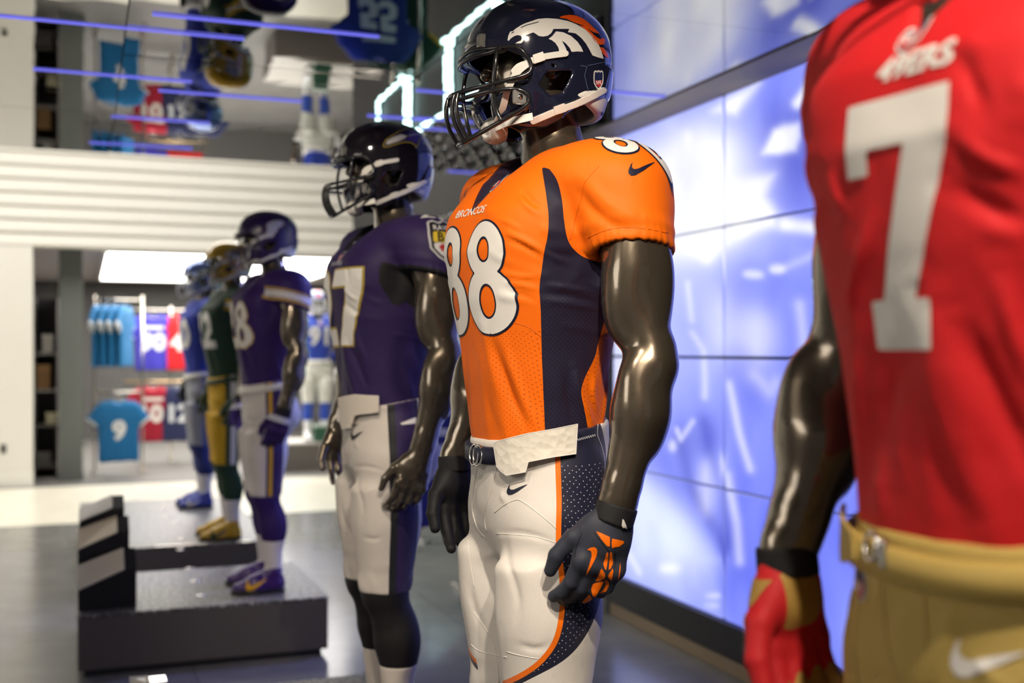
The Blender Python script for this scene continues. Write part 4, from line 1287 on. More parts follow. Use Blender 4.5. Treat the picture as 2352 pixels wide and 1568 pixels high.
    back = [(1360, 1040), (1347, 965), (1340, 930), (1335, 898), (1344, 866), (1366, 820), (1376, 780), (1400, 700), (1430, 640), (1400, 610), (1340, 590), (1307, 557), (1296, 508), (1291, 460), (1280, 415), (1262, 388)]
    front = [tuple(p) for p in catmull(front, 4)]; back = [tuple(p) for p in catmull(back, 4)]
    f = poly_sd(front + back)
    M = V.copy(); flip = V[:, 1] < 0; M[flip, 1] *= -1
    NN = N.copy(); NN[flip, 1] *= -1
    # undo the twist difference so that both sides match
    M2 = M.copy()
    for i in np.where(flip)[0]:
        t = TWIST * max(0, min(1, (V[i, 2] - 1.10) / 0.36)) ** 1.2 * 2
        c, s = math.cos(t), math.sin(t)
        x, y = M[i, 0], M[i, 1]
        M2[i, 0], M2[i, 1] = x * c - y * s, x * s + y * c
        x, y = NN[i, 0], NN[i, 1]
        NN[i, 0], NN[i, 1] = x * c - y * s, x * s + y * c
    sd = -f(lpix(M2)) / 1000.0
    view = (CAML - M2); view /= np.linalg.norm(view, axis=1)[:, None]
    sd = np.where((np.einsum('ij,ij->i', view, NN) < 0) | (cuff < 0.12) & (M2[:, 1] > 0.235), -0.05, sd)
    add_attr(me, 'panel', sd)
    # collar: distance from the neck opening
    ca, cb = np.array([-0.055, 0, 1.60]), np.array([-0.030, 0, 1.76])
    d1 = cone_f(ca, cb, 0.066, 0.086)(V[:, 0], V[:, 1], V[:, 2])
    d2 = vneck(V[:, 0], V[:, 1], V[:, 2])
    add_attr(me, 'collar', np.minimum(d1, d2))
    add_attr(me, 'height', V[:, 2])
    sh = np.array([np.linalg.norm(p - np.array(tw((-0.06, 0.0, p[2])))) for p in V])
    add_attr(me, 'yoke', sh)
    return me

def belt_z(x): return 1.090 - 0.17 * x             # the waistband rises to the back
PZ = [0.83, 0.88, 0.93, 1.00, 1.06, 1.13, 1.16]
PA = [0.150, 0.186, 0.192, 0.187, 0.179, 0.178, 0.178]
PF = [0.085, 0.118, 0.126, 0.130, 0.132, 0.136, 0.136]
PB = [-0.120, -0.150, -0.158, -0.148, -0.140, -0.139, -0.139]
def thigh_pad(T, s):
    c = T + np.array([0.066, 0.026 * s, -0.015]); an = 0.42 * s
    ca, sa = math.cos(an), math.sin(an)
    def f(X, Y, Z):
        x, y, z = X - c[0], Y - c[1], Z - c[2]
        x, y = x * ca + y * sa, -x * sa + y * ca
        x = x + 4.0 * y * y - 0.15 * z
        qx = np.maximum(np.abs(x) - 0.012, 0); qy = np.maximum(np.abs(y) - 0.042 + 0.05 * z, 0); qz = np.maximum(np.abs(z) - 0.105, 0)
        return np.sqrt(qx * qx + qy * qy + qz * qz) - 0.022
    return f

def build_pants(zh=0.50):
    g = Grid((-0.24, -0.27, 0.44), (0.24, 0.27, 1.17), 0.0052)
    g.put(loft_f(PZ, PA, PF, PB, 2.2, False), (-0.22, -0.26, 0.8), (0.22, 0.26, 1.17))
    for s in (1, -1):
        leg_sdf(g, s, 0.007, True, False)
        T = np.array(leg_pts(s)['T']); K = np.array(leg_pts(s)['K'])
        g.ell((-0.075, 0.085 * s, 0.915), (0.085, 0.088, 0.10), 0.03)
        g.cone(K + (0.002, 0, 0.06), K - (0, 0, 0.08), 0.074, 0.069, 0.02)
        g.cone(T - (0, 0, 0.06), K, 0.088, 0.073, 0.02)
        g.ell(K + (0.030, 0, 0.030), (0.050, 0.058, 0.080), 0.020)                      # knee pad
        g.put(thigh_pad(T, s), (-0.1, -0.25, 0.5), (0.2, 0.25, 0.95), 0.028)  # thigh pad
        g.ell((-0.02, 0.155 * s, 0.985), (0.07, 0.040, 0.08), 0.02)                     # hip pad
    def top(X, Y, Z): return belt_z(X) - Z + 0 * Y
    g.put(top, (-0.3, -0.3, 1.0), (0.3, 0.3, 1.2), 0.006, 's')
    def hem(X, Y, Z): return Z - zh - 0.10 * (X - 0.0) * 0 + 0 * (X + Y)
    g.put(hem, (-0.3, -0.3, 0.4), (0.3, 0.3, 0.6), 0.006, 's')
    V, Q = g.mesh()
    V = relax(V, Q, 2, 0.5)
    N = vert_normals(V, Q)
    z = V[:, 2]
    disp = 0.0012 * waves(V, 8, 5, 11, (1, 1, 0.6)) * np.clip((1.02 - z) / 0.1, 0, 1)
    disp += 0.0014 * waves(V, 8, 16, 12) * np.exp(-((z - 0.53) / 0.05) ** 2)
    folds = [((0.10, 0.02, 0.92), (0.05, 0.15, 0.86), 0.008, 0.004), ((0.11, -0.02, 0.92), (0.05, -0.15, 0.86), 0.008, 0.004),
             ((0.115, 0.10, 0.96), (0.06, 0.175, 0.90), 0.007, 0.0035), ((0.10, 0.06, 0.65), (0.06, 0.15, 0.60), 0.008, 0.004)]
    for a, b, w, h in folds:
        a, b = np.array(a), np.array(b); ab = b - a
        t = np.clip((V - a) @ ab / (ab @ ab), 0, 1)
        disp += h * np.exp(-(np.linalg.norm(V - a - t[:, None] * ab, axis=1) / w) ** 2)
    disp += creases(V, N, [([(1160, 1215), (1166, 1289), (1190, 1380), (1176, 1445)], 8, -0.0045), ([(1140, 1222), (1210, 1226), (1275, 1245)], 6, -0.0035), ([(1150, 1300), (1200, 1310), (1260, 1300)], 10, 0.0025), ([(1190, 1480), (1230, 1490), (1260, 1480)], 7, -0.0035), ([(1100, 1060), (1085, 1130), (1090, 1190)], 6, -0.0030), ([(1140, 1050), (1125, 1120), (1112, 1190)], 6, 0.0030), ([(1075, 1330), (1090, 1400), (1120, 1460)], 8, -0.0040), ([(1300, 1440), (1320, 1400), (1335, 1350)], 8, 0.0030)], lpix, CAML)
    V = V + N * disp[:, None]
    N = vert_normals(V, Q)
    me = mesh_from('pants', V, Q)
    f1 = [(1281, 1000), (1281, 1052), (1284, 1150), (1283, 1250), (1291, 1330), (1291, 1400), (1280, 1460), (1258, 1500), (1222, 1535), (1160, 1568), (1060, 1600)]
    f2 = [(1060, 1640), (1200, 1568), (1295, 1516), (1345, 1460), (1375, 1390), (1392, 1290), (1397, 1180), (1394, 1100), (1390, 1020), (1373, 965), (1330, 960)]
    f1 = [tuple(p) for p in catmull(f1, 5)]; f2 = [tuple(p) for p in catmull(f2, 5)]
    f = poly_sd(f1 + f2)
    e = line_sd(f1, 0.0)
    M = V.copy(); M[:, 1] = np.abs(M[:, 1]); NN = N.copy(); NN[V[:, 1] < 0, 1] *= -1
    view = (CAML - M); view /= np.linalg.norm(view, axis=1)[:, None]
    px = lpix(M)
    vis = np.einsum('ij,ij->i', view, NN) > -0.02
    sd = -f(px) / 1000.0
    add_attr(me, 'panel', np.where(vis, sd, -0.05))
    add_attr(me, 'edge', np.where(vis & (px[:, 1] > 1010), e(px) / 1000.0, 0.05))
    # straight side stripe used by the other uniforms
    ang = np.arctan2(np.abs(V[:, 1]) - np.where(z < 0.9, 0.105, 0.0), V[:, 0] - 0.0)
    c = np.where(z < 0.90, 0.03, 0.0)
    out = np.where(np.abs(V[:, 1]) > 0.105, 1.0, -1.0) * (N[:, 1] * np.sign(V[:, 1]) > 0.25)
    add_attr(me, 'stripe', np.where(out > 0, V[:, 0] + 0.012, 9.0))
    add_attr(me, 'height', z)
    return me

def build_sock(z0, z1):
    g = Grid((-0.16, 0.01, z0 - 0.03), (0.16, 0.22, z1 + 0.03), 0.005)
    leg_sdf(g, 1, 0.0045, True, True)
    g.cone((-0.02, 0.118, 0.09), (0.02, 0.12, 0.075), 0.040, 0.036, 0.03)
    g.put(lambda X, Y, Z: np.maximum(z0 - Z, Z - z1) + 0 * (X + Y), (-1, -1, -1), (1, 1, 2), 0.004, 'i')
    V, Q = g.mesh(); V = relax(V, Q, 1, 0.5)
    return V, Q

def build_shoe():
    g = Grid((-0.10, 0.04, -0.01), (0.24, 0.21, 0.16), 0.004)
    cy = 0.122
    g.cone((-0.035, cy, 0.045), (0.075, cy + 0.004, 0.042), 0.040, 0.043, 0.02)
    g.cone((0.075, cy + 0.004, 0.042), (0.165, cy + 0.002, 0.030), 0.043, 0.030, 0.03)
    g.cone((-0.022, cy - 0.002, 0.05), (-0.018, cy - 0.004, 0.115), 0.045, 0.044, 0.02)
    g.cone((-0.01, cy, 0.10), (0.09, cy, 0.055), 0.036, 0.032, 0.03)
    g.put(lambda X, Y, Z: 0.012 - Z + 0 * (X + Y), (-1, -1, -1), (1, 1, 1), 0.006, 'i') if False else None
    g.put(lambda X, Y, Z: Z - 0.012 + 0 * (X + Y), (-1, -1, -1), (1, 1, 0.05), 0.006, 's')
    g.put(lambda X, Y, Z: 0.128 - Z - 0.25 * X + 0 * Y, (-1, -1, 0.05), (1, 1, 1), 0.006, 's')
    V, Q = g.mesh(); V = relax(V, Q, 1, 0.5)
    return V, Q

def build_sole():
    g = Grid((-0.10, 0.04, -0.01), (0.24, 0.21, 0.05), 0.004)
    cy = 0.122
    for a, b, ra, rb in (((-0.035, cy, 0.012), (0.075, cy + 0.004, 0.012), 0.043, 0.049), ((0.075, cy + 0.004, 0.012), (0.165, cy + 0.002, 0.014), 0.048, 0.036)):
        g.cone(a, b, ra, rb, 0.02)
    g.put(lambda X, Y, Z: np.maximum(0.002 - Z, Z - 0.020 - 0.03 * np.abs(X)) + 0 * Y, (-1, -1, -1), (1, 1, 1), 0.004, 'i')
    V, Q = g.mesh(); V = relax(V, Q, 1, 0.5)
    return V, Q

def mirror(V, Q):
    W = V.copy(); W[:, 1] *= -1
    return W, Q[:, ::-1]

def build_glove(s):
    A = ARM[s]; W = np.array(A['W'])
    g = Grid(W + (-0.12, -0.13, -0.27), W + (0.18, 0.13, 0.05), 0.003)
    W, a, f, n, kn = hand_sdf(g, s, 0.0028)
    d2 = -a
    pl = lambda X, Y, Z: ((X - W[0]) * a[0] + (Y - W[1]) * a[1] + (Z - W[2]) * a[2]) + 0.002
    g.put(lambda X, Y, Z: pl(X, Y, Z) + 0, (-2, -2, -2), (2, 2, 2), 0.0, 's') if False else None
    g.put(lambda X, Y, Z: -pl(X, Y, Z), (-2, -2, -2), (2, 2, 2), 0.002, 'i')
    V, Q = g.mesh(); V = relax(V, Q, 1, 0.4)
    N = vert_normals(V, Q)
    V = V + N * (0.0006 * waves(V, 8, 22, 5))[:, None]
    me = mesh_from('glove', V, Q)
    add_attr(me, 'back', (V - W) @ n)
    add_attr(me, 'along', (V - W) @ a)
    add_attr(me, 'fore', (V - W) @ f)
    return me, (W, a, f, n, kn)

def build_cuff(s, frame):
    W, a, f, n, kn = frame
    g = Grid(W + (-0.10, -0.09, -0.06), W + (0.10, 0.09, 0.07), 0.003)
    g.cone(W - a * 0.06, W + a * 0.04, 0.039, 0.041, 0.0, flat=(n, 0.88))
    g.cone(W - a * 0.09, W + a * 0.07, 0.0345, 0.035, 0.0, flat=(n, 0.86), op='s')
    ax = lambda X, Y, Z: np.abs((X - W[0]) * a[0] + (Y - W[1]) * a[1] + (Z - W[2]) * a[2] - 0.002) - 0.019
    g.put(ax, (-2, -2, -2), (2, 2, 2), 0.003, 'i')
    V, Q = g.mesh(); V = relax(V, Q, 1, 0.4)
    return mesh_from('wrist_band', V, Q)

# ------------------------------------------------------------------ helmet
def helm_f(grow=0.0):
    def f(X, Y, Z):
        x, y, z = X + 0.004, Y, Z - 1.862
        rz = np.where(z > 0, 0.123, 0.205) + grow
        rx = np.where(x > 0, 0.154, 0.157) + grow; ry = 0.121 + grow
        # flatter sides, lower half narrows slowly
        p = 2.25
        q = (np.abs(x / rx) ** p + np.abs(y / ry) ** p + np.abs(z / rz) ** p) ** (1 / p)
        return (q - 1) * 0.125
    return f

HELM_SIDE = [(0.20, 1.858), (0.140, 1.855), (0.100, 1.850), (0.076, 1.840), (0.062, 1.824), (0.057, 1.808), (0.066, 1.794), (0.094, 1.784),
             (0.112, 1.770), (0.118, 1.752), (0.110, 1.728), (0.088, 1.712), (0.050, 1.704), (0.018, 1.706), (-0.010, 1.720), (-0.04, 1.742), (-0.08, 1.766),
             (-0.12, 1.780), (-0.20, 1.785), (-0.22, 1.90), (-0.20, 2.05), (0.20, 2.05)]

def build_helmet():
    g = Grid((-0.185, -0.145, 1.69), (0.185, 0.145, 2.01), 0.003)
    sl, X, Y, Z = g.window(g.lo, g.lo + (g.n - 1) * g.h)
    f = helm_f()(X, Y, Z)
    # raised ridge bands running over the crown, jaw bulge
    F = np.maximum(f, -(f + 0.0075))
    xz = np.stack(np.meshgrid(X.ravel(), Z.ravel(), indexing='ij'), -1).reshape(-1, 2)
    sd = poly_sd(HELM_SIDE)(xz).reshape(len(X.ravel()), 1, len(Z.ravel())).astype(np.float32)
    F = -smin(-F, -sd, 0.004)
    # ear hole: rounded triangle through both sides
    eh = poly_sd([(-0.026, 1.812), (0.020, 1.806), (0.034, 1.786), (0.014, 1.768), (-0.008, 1.776)])(xz).reshape(sd.shape).astype(np.float32) - 0.004
    F = -smin(-F, eh, 0.004)
    # round vents
    for cx, cz, r in ((0.012, 1.8235, 0.004), (0.055, 1.735, 0.004)):
        vv = np.sqrt((X - cx) ** 2 + (Z - cz) ** 2) - r
        F = np.maximum(F, -vv + 0 * Y)
    g.F = F.astype(np.float32) * np.ones(g.n, np.float32)
    # front bumper ridge and rear lip
    V, Q = g.mesh(); V = relax(V, Q, 2, 0.45)
    N = vert_normals(V, Q)
    x, y, z = V.T
    out = helm_f()(x, y, z) > -0.003
    # two soft ridges from front to back over the crown, a stepped rear panel and cheek line
    r1 = 0.0028 * np.exp(-((np.abs(y) - 0.042) / 0.010) ** 2) * (z > 1.90)
    rear = 0.0045 / (1 + np.exp(((x + 0.105 + 0.5 * (z - 1.80)) / 0.0022))) * (z < 1.842 + 0.06 * (np.abs(y) < 0.01)) / (1 + np.exp((z - 1.842) / 0.0016))
    jaw = 0.0035 / (1 + np.exp((z - 1.772 - 0.35 * (x - 0.03)) / 0.002)) * (x > -0.02)
    V = V + N * ((r1 + rear + jaw) * out)[:, None]
    return mesh_from('helmet', V, Q)

def sym(paths):
    out = []
    for p in paths:
        p = np.array(p, float); out.append(p)
        if np.abs(p[:, 1]).max() > 1e-6:
            q = p.copy(); q[:, 1] *= -1; out.append(q)
    return out

def full(p):                                           # mirror a half path that begins at y = 0
    p = np.array(p, float); q = p[::-1].copy(); q[:, 1] *= -1
    return np.concatenate([q[:-1], p])

def build_mask():
    r = 0.0047
    paths = []
    A = full([(0.163, 0, 1.856), (0.156, 0.045, 1.858), (0.134, 0.082, 1.854), (0.112, 0.103, 1.8545), (0.092, 0.119, 1.853), (0.080, 0.127, 1.842), (0.068, 0.129, 1.826),
              (0.064, 0.130, 1.810), (0.074, 0.128, 1.797), (0.102, 0.117, 1.788), (0.142, 0.088, 1.779), (0.174, 0.046, 1.774), (0.187, 0.018, 1.772), (0.189, 0, 1.772)])
    paths.append(catmull(A, 6))
    B = full([(0.170, 0, 1.676), (0.166, 0.022, 1.676), (0.144, 0.062, 1.690), (0.108, 0.100, 1.712), (0.080, 0.122, 1.730), (0.068, 0.129, 1.745), (0.074, 0.129, 1.760), (0.098, 0.120, 1.768), (0.140, 0.090, 1.766), (0.174, 0.046, 1.760), (0.188, 0, 1.758)])
    paths.append(catmull(B, 6))
    A2 = full([(0.166, 0, 1.842), (0.156, 0.05, 1.844), (0.134, 0.086, 1.846), (0.116, 0.103, 1.852)])
    paths.append(catmull(A2, 6))
    for s in (1, -1):
        paths.append(catmull([(0.188, 0.020 * s, 1.772), (0.194, 0.020 * s, 1.745), (0.188, 0.021 * s, 1.712), (0.168, 0.022 * s, 1.677)], 6))
        paths.append(catmull([(0.184, 0.031 * s, 1.773), (0.189, 0.033 * s, 1.744), (0.182, 0.034 * s, 1.710), (0.162, 0.033 * s, 1.679)], 6))
        paths.append(catmull([(0.122, 0.094 * s, 1.854), (0.128, 0.100 * s, 1.825), (0.131, 0.096 * s, 1.780), (0.124, 0.090 * s, 1.735), (0.114, 0.096 * s, 1.708)], 6))
    return tubes_mesh('face_mask', paths, r, 8)

BODY = build_body()
JERSEY = build_jersey()
JERSEY_S = build_jersey(0.105, (0.30, -0.16))
PANTS = build_pants()
HELMET = build_helmet()
MASK = build_mask()
GLOVE = {}; CUFF = {}; HAND = {}
for s in (1, -1):
    GLOVE[s], HAND[s] = build_glove(s)
    CUFF[s] = build_cuff(s, HAND[s])
def pair(name, V, Q): 
    return {1: mesh_from(name, V, Q), -1: mesh_from(name, *mirror(V, Q))}
SHOE = pair('shoe', *build_shoe()); SOLE = pair('sole', *build_sole())
SOCK_HI = pair('stocking', *build_sock(0.265, 0.535)); SOCK_LO = pair('sock', *build_sock(0.07, 0.268))

def bvh_of(me):
    return BVHTree.FromPolygons([v.co[:] for v in me.vertices], [p.vertices[:] for p in me.polygons])
BV_J, BV_P, BV_H = bvh_of(JERSEY), bvh_of(PANTS), bvh_of(HELMET)
BV_JS = bvh_of(JERSEY_S)
def shell_full():                                   # uncut shell, the surface the straps follow
    n, m = 90, 60; V = []
    f = helm_f()
    for i in range(n):
        for k in range(m + 1):
            a = 2 * math.pi * i / n; b = math.pi * k / m
            d = np.array([math.cos(a) * math.sin(b), math.sin(a) * math.sin(b), math.cos(b)])
            lo, hi = 0.02, 0.40
            for _ in range(24):
                t = (lo + hi) / 2; p = HC + d * t
                if f(p[0], p[1], p[2]) < 0: lo = t
                else: hi = t
            V.append(HC + d * (lo + 0.003))
    F = [(i * (m + 1) + k, i * (m + 1) + k + 1, ((i + 1) % n) * (m + 1) + k + 1, ((i + 1) % n) * (m + 1) + k) for i in range(n) for k in range(m)]
    return BVHTree.FromPolygons([tuple(v) for v in V], F)
BV_HF = shell_full()
def waist_hull(grow=0.0115):                         # smooth hull round hips and belt, the surface flaps lie on
    n, zs = 96, np.linspace(0.88, 1.16, 40); V = []
    for z in zs:
        for i in range(n):
            a = 2 * math.pi * i / n; ca, sa = math.cos(a), math.sin(a)
            b = np.interp(z, PZ, PF) if ca > 0 else -np.interp(z, PZ, PB)
            A = np.interp(z, PZ, PA)
            r = 1.0 / ((abs(ca) / b) ** 2.2 + (abs(sa) / A) ** 2.2) ** (1 / 2.2) + grow
            V.append((ca * r, sa * r, z))
    F = [(k * n + i, k * n + (i + 1) % n, (k + 1) * n + (i + 1) % n, (k + 1) * n + i) for k in range(len(zs) - 1) for i in range(n)]
    return BVHTree.FromPolygons(V, F)
BV_W = waist_hull()
BV_G = {s: bvh_of(GLOVE[s]) for s in (1, -1)}
# ================================================================== fabrics, shells and prints
def vor2(N, L, scale, ax=(0, 2), rand=0.0):
    tc = N.new('ShaderNodeTexCoord'); sp = N.new('ShaderNodeSeparateXYZ'); cb = N.new('ShaderNodeCombineXYZ')
    L.new(tc.outputs['Object'], sp.inputs[0])
    L.new(sp.outputs[ax[0]], cb.inputs[0]); L.new(sp.outputs[ax[1]], cb.inputs[1])
    v = N.new('ShaderNodeTexVoronoi'); v.voronoi_dimensions = '2D'; v.inputs['Scale'].default_value = scale
    v.inputs['Randomness'].default_value = rand
    mp = N.new('ShaderNodeMapping'); mp.inputs['Rotation'].default_value = (0, 0, math.radians(45))
    L.new(cb.outputs[0], mp.inputs[0]); L.new(mp.outputs[0], v.inputs['Vector'])
    return v.outputs['Distance']

def perforate(m, attr, lo, col, scale=95.0, r=0.16, ax=(0, 2), hlo=None, hhi=None, rand=0.12, ahi=9.0):
    """tiny dots of the perforated mesh cloth where attribute > lo (and a height window)"""
    N, L = m.node_tree.nodes, m.node_tree.links
    b = N['Principled BSDF']
    src = b.inputs['Base Color'].links[0].from_socket
    d = vor2(N, L, scale, ax, rand)
    lt = N.new('ShaderNodeMath'); lt.operation = 'LESS_THAN'; lt.inputs[1].default_value = r; L.new(d, lt.inputs[0])
    a = N.new('ShaderNodeAttribute'); a.attribute_name = attr
    g = N.new('ShaderNodeMath'); g.operation = 'GREATER_THAN'; g.inputs[1].default_value = lo; L.new(a.outputs['Fac'], g.inputs[0])
    x = N.new('ShaderNodeMath'); x.operation = 'MULTIPLY'; L.new(lt.outputs[0], x.inputs[0]); L.new(g.outputs[0], x.inputs[1])
    g2 = N.new('ShaderNodeMath'); g2.operation = 'LESS_THAN'; g2.inputs[1].default_value = ahi; L.new(a.outputs['Fac'], g2.inputs[0])
    x2 = N.new('ShaderNodeMath'); x2.operation = 'MULTIPLY'; L.new(x.outputs[0], x2.inputs[0]); L.new(g2.outputs[0], x2.inputs[1])
    cur = x2.outputs[0]
    for v, op in ((hlo, 'GREATER_THAN'), (hhi, 'LESS_THAN')):
        if v is None: continue
        h = N.new('ShaderNodeAttribute'); h.attribute_name = 'height'
        q = N.new('ShaderNodeMath'); q.operation = op; q.inputs[1].default_value = v; L.new(h.outputs['Fac'], q.inputs[0])
        y = N.new('ShaderNodeMath'); y.operation = 'MULTIPLY'; L.new(cur, y.inputs[0]); L.new(q.outputs[0], y.inputs[1]); cur = y.outputs[0]
    mx = N.new('ShaderNodeMix'); mx.data_type = 'RGBA'
    L.new(cur, mx.inputs[0]); L.new(src, mx.inputs[6]); mx.inputs[7].default_value = (*col, 1)
    L.new(mx.outputs[2], b.inputs['Base Color'])

NAVY = (0.007, 0.0085, 0.030); ORANGE = (0.95, 0.165, 0.0); WHITE = (0.78, 0.76, 0.72)
BRONZE = plain('dark bronze lacquer', (0.150, 0.122, 0.088), 0.25, 0.75, coat=1.0, coatr=0.03)
M_orange = cloth('orange knit', ORANGE, layers=[('panel', 0, 9, NAVY), ('collar', -1, 0.013, NAVY)], wrink=0.30)
perforate(M_orange, 'panel', -9, (0.45, 0.06, 0.0), 150, 0.14, (1, 2), None, 1.29, 0.12, 0.0)
perforate(M_orange, 'panel', 0.002, (0.05, 0.055, 0.10), 150, 0.10, (0, 2), None, 1.36)
M_white_pants = cloth('white stretch cloth', (0.74, 0.70, 0.65), layers=[('panel', 0, 9, NAVY), ('edge', -1, 0.0062, (0.90, 0.17, 0.0))], rough=0.5, wrink=0.22)
perforate(M_white_pants, 'panel', 0.008, (0.55, 0.56, 0.62), 100, 0.10, (0, 2), None, 1.03, 0.35)
M_white = cloth('white print', (0.80, 0.78, 0.74), rough=0.5, weave=500)
M_navy = cloth('navy print', NAVY, rough=0.5, weave=500)
M_black = plain('black rubber', (0.012, 0.012, 0.013), 0.42)
M_black_cloth = cloth('black knit', (0.012, 0.012, 0.013), rough=0.7)
M_mask_black = plain('black coated wire', (0.012, 0.012, 0.014), 0.22, coat=0.6)
M_shell_navy = plain('navy gloss shell', (0.012, 0.014, 0.034), 0.10, coat=1.0, coatr=0.03)
M_strap = plain('white vinyl strap', (0.82, 0.80, 0.74), 0.45)
M_clear = plain('clear plastic clip', (0.75, 0.73, 0.68), 0.12, trans=0.75, ior=1.45)
M_chrome = plain('chrome', (0.80, 0.78, 0.75), 0.14, 1.0)
M_print = {}
def printed(col, rough=0.5):
    key = tuple(round(c, 3) for c in col)
    if key not in M_print:
        M_print[key] = plain('print %d' % len(M_print), col, rough)
    return M_print[key]

SWOOSH_PX = np.array([(725, 1230), (706, 1255), (692, 1288), (690, 1312), (708, 1330), (738, 1326), (790, 1296), (866, 1240), (865, 1238), (800, 1262), (752, 1284), (727, 1286), (713, 1272), (716, 1250)], float)
SWOOSH_PX = catmull(SWOOSH_PX, 3, True) if False else SWOOSH_PX
SWOOSH = poly_sd(np.stack([(SWOOSH_PX[:, 0] - 778) / 175, -(SWOOSH_PX[:, 1] - 1284) / 175], 1))      # about one unit wide
SHIELD = poly_sd([(-0.40, 0.46), (-0.30, 0.50), (-0.15, 0.44), (0, 0.52), (0.15, 0.44), (0.30, 0.50), (0.40, 0.46), (0.43, 0.15), (0.40, -0.15), (0.22, -0.36), (0, -0.50), (-0.22, -0.36), (-0.40, -0.15), (-0.43, 0.15)])
EIGHT = minus(union(ell_sd((0, 0.0555), (0.0575, 0.0595)), ell_sd((0, -0.0530), (0.0705, 0.0690))),
              ell_sd((0, 0.0560), (0.0205, 0.0270)), ell_sd((0, -0.0530), (0.0260, 0.0370)))
SEVEN_SLAB = poly_sd(np.array([(0, .70), (0, 1), (.58, 1), (.58, .81), (.36, .20), (.44, .20), (.44, 0), (.07, 0), (.07, .20), (.155, .20), (.36, .80), (.14, .80), (.14, .70)]) - np.array([.29, .5]))
SEVEN = poly_sd(np.array([(0, .78), (0, 1), (.66, 1), (.66, .80), (.38, 0), (.12, 0), (.38, .72), (.38, .78), (.16, .78)]) - np.array([.33, .5]))

def chest(y, z):                                   # print plane in front of the chest, following the turned shoulders
    c, s = math.cos(TWIST), math.sin(TWIST)
    o = np.array([c * 0.6 - s * y, s * 0.6 + c * y, z])
    return plane_proj(o, (-s * -1 * -1, c, 0), (0, 0, 1), (-c, -s, 0))
# on the chest the reader's right is the wearer's left (+y)

def logo_shield(name, bvh, proj, parent, size):
    o = decal(name, moved(SHIELD, s=size), bvh, proj, printed((0.75, 0.74, 0.72)), parent, size / 26, grow=size * 0.07, off=0.0012)
    if o is None: return
    decal('shield_field', moved(SHIELD, s=size), bvh, proj, printed((0.012, 0.02, 0.08)), parent, size / 26, off=0.0018)
    low = minus(moved(SHIELD, s=size * 0.90), poly_sd([(-size, 0.12 * size), (size, 0.12 * size), (size, size), (-size, size)]))
    decal('shield_base', low, bvh, proj, printed((0.60, 0.03, 0.04)), parent, size / 26, off=0.0023)
    decal('shield_letters', moved(text_sd('NFL', 1.0, 0.02), 0, -0.08 * size, size * 0.36, size * 0.50), bvh, proj, printed((0.8, 0.8, 0.8)), parent, size / 50, off=0.0028)

# ------------------------------------------------------------------ straps, clips and pads of a helmet (built once, reused)
def helm_px(px): return view_proj(np.asarray(px, float))
def px_path(pts): return np.array([(980 + x / 3.92, y / 3.92) for x, y in pts])
PIX = 3.92
_proto = empty('proto')
STRAP_U = decal('strap', line_sd(catmull(px_path([(1245, 485), (1130, 500), (1000, 525), (900, 570), (830, 600), (790, 640)]), 4), 14.0), BV_HF, helm_px, M_strap, _proto, 2.0, off=0.001, thick=0.0028)
STRAP_L = decal('strap', line_sd(catmull(px_path([(1580, 815), (1480, 870), (1340, 935), (1200, 985), (1080, 1035), (960, 1085)]), 4), 15.0), BV_HF, helm_px, M_strap, _proto, 2.0, off=0.001, thick=0.0028)
BUCK = [decal('strap_buckle', poly_sd(px_path(b_)), BV_HF, helm_px, M_strap, _proto, 1.6, off=0.0035, thick=0.003) for b_ in ([(950, 500), (1040, 470), (1065, 545), (965, 580)], [(1135, 960), (1230, 925), (1250, 1000), (1150, 1030)])]
def ribbon_mesh(name, P, Wd, w, t):
    """a flat band along P, its width along Wd"""
    P = catmull(P, 6); n = len(P)
    Wd = np.array(Wd, float)
    if Wd.ndim == 1: Wd = np.tile(Wd, (n, 1))
    else: Wd = catmull(Wd, 6)
    T = np.gradient(P, axis=0); T /= np.linalg.norm(T, axis=1)[:, None]
    Wd = Wd - T * np.sum(T * Wd, 1)[:, None]; Wd /= np.linalg.norm(Wd, axis=1)[:, None]
    Nn = np.cross(T, Wd)
    V = np.concatenate([np.stack([P[i] + Wd[i] * a * w / 2 + Nn[i] * b * t / 2 for a, b in ((-1, -1), (1, -1), (1, 1), (-1, 1))]) for i in range(n)])
    F = [(i * 4 + j, i * 4 + (j + 1) % 4, i * 4 + 4 + (j + 1) % 4, i * 4 + 4 + j) for i in range(n - 1) for j in range(4)] + [(3, 2, 1, 0), tuple(4 * (n - 1) + j for j in range(4))]
    return mesh_from(name, V, F, smooth=False)
def strap_ext(s):                                  # the free lengths that run from the shell to the chin cup
    a = ribbon_mesh('strap', [(0.066, 0.126 * s, 1.823), (0.090, 0.119 * s, 1.802), (0.104, 0.104 * s, 1.770), (0.104, 0.074 * s, 1.738), (0.104, 0.038 * s, 1.716)], [(-0.3, 0, -1), (-0.7, 0, -0.7), (-1, 0, -0.2), (-1, 0, 0), (-1, 0, 0.2)], 0.014, 0.0028)
    b = ribbon_mesh('strap', [(0.058, 0.123 * s, 1.716), (0.082, 0.100 * s, 1.712), (0.096, 0.068 * s, 1.710), (0.106, 0.036 * s, 1.706)], (0.1, 0, 1), 0.015, 0.0028)
    return a, b
EXT = {s: strap_ext(s) for s in (1, -1)}
def build_cup():
    g = Grid((0.03, -0.07, 1.65), (0.17, 0.07, 1.77), 0.003)
    g.ell((0.092, 0, 1.708), (0.030, 0.040, 0.029), 0.01)
    g.ell((0.074, 0, 1.716), (0.033, 0.034, 0.027), 0.004, op='s')
    g.ell((0.121, 0.006, 1.700), (0.010, 0.018, 0.010), 0.004, op='s')
    V, Q = g.mesh(); return mesh_from('chin_cup', relax(V, Q, 1, .4), Q)
CUP = build_cup()
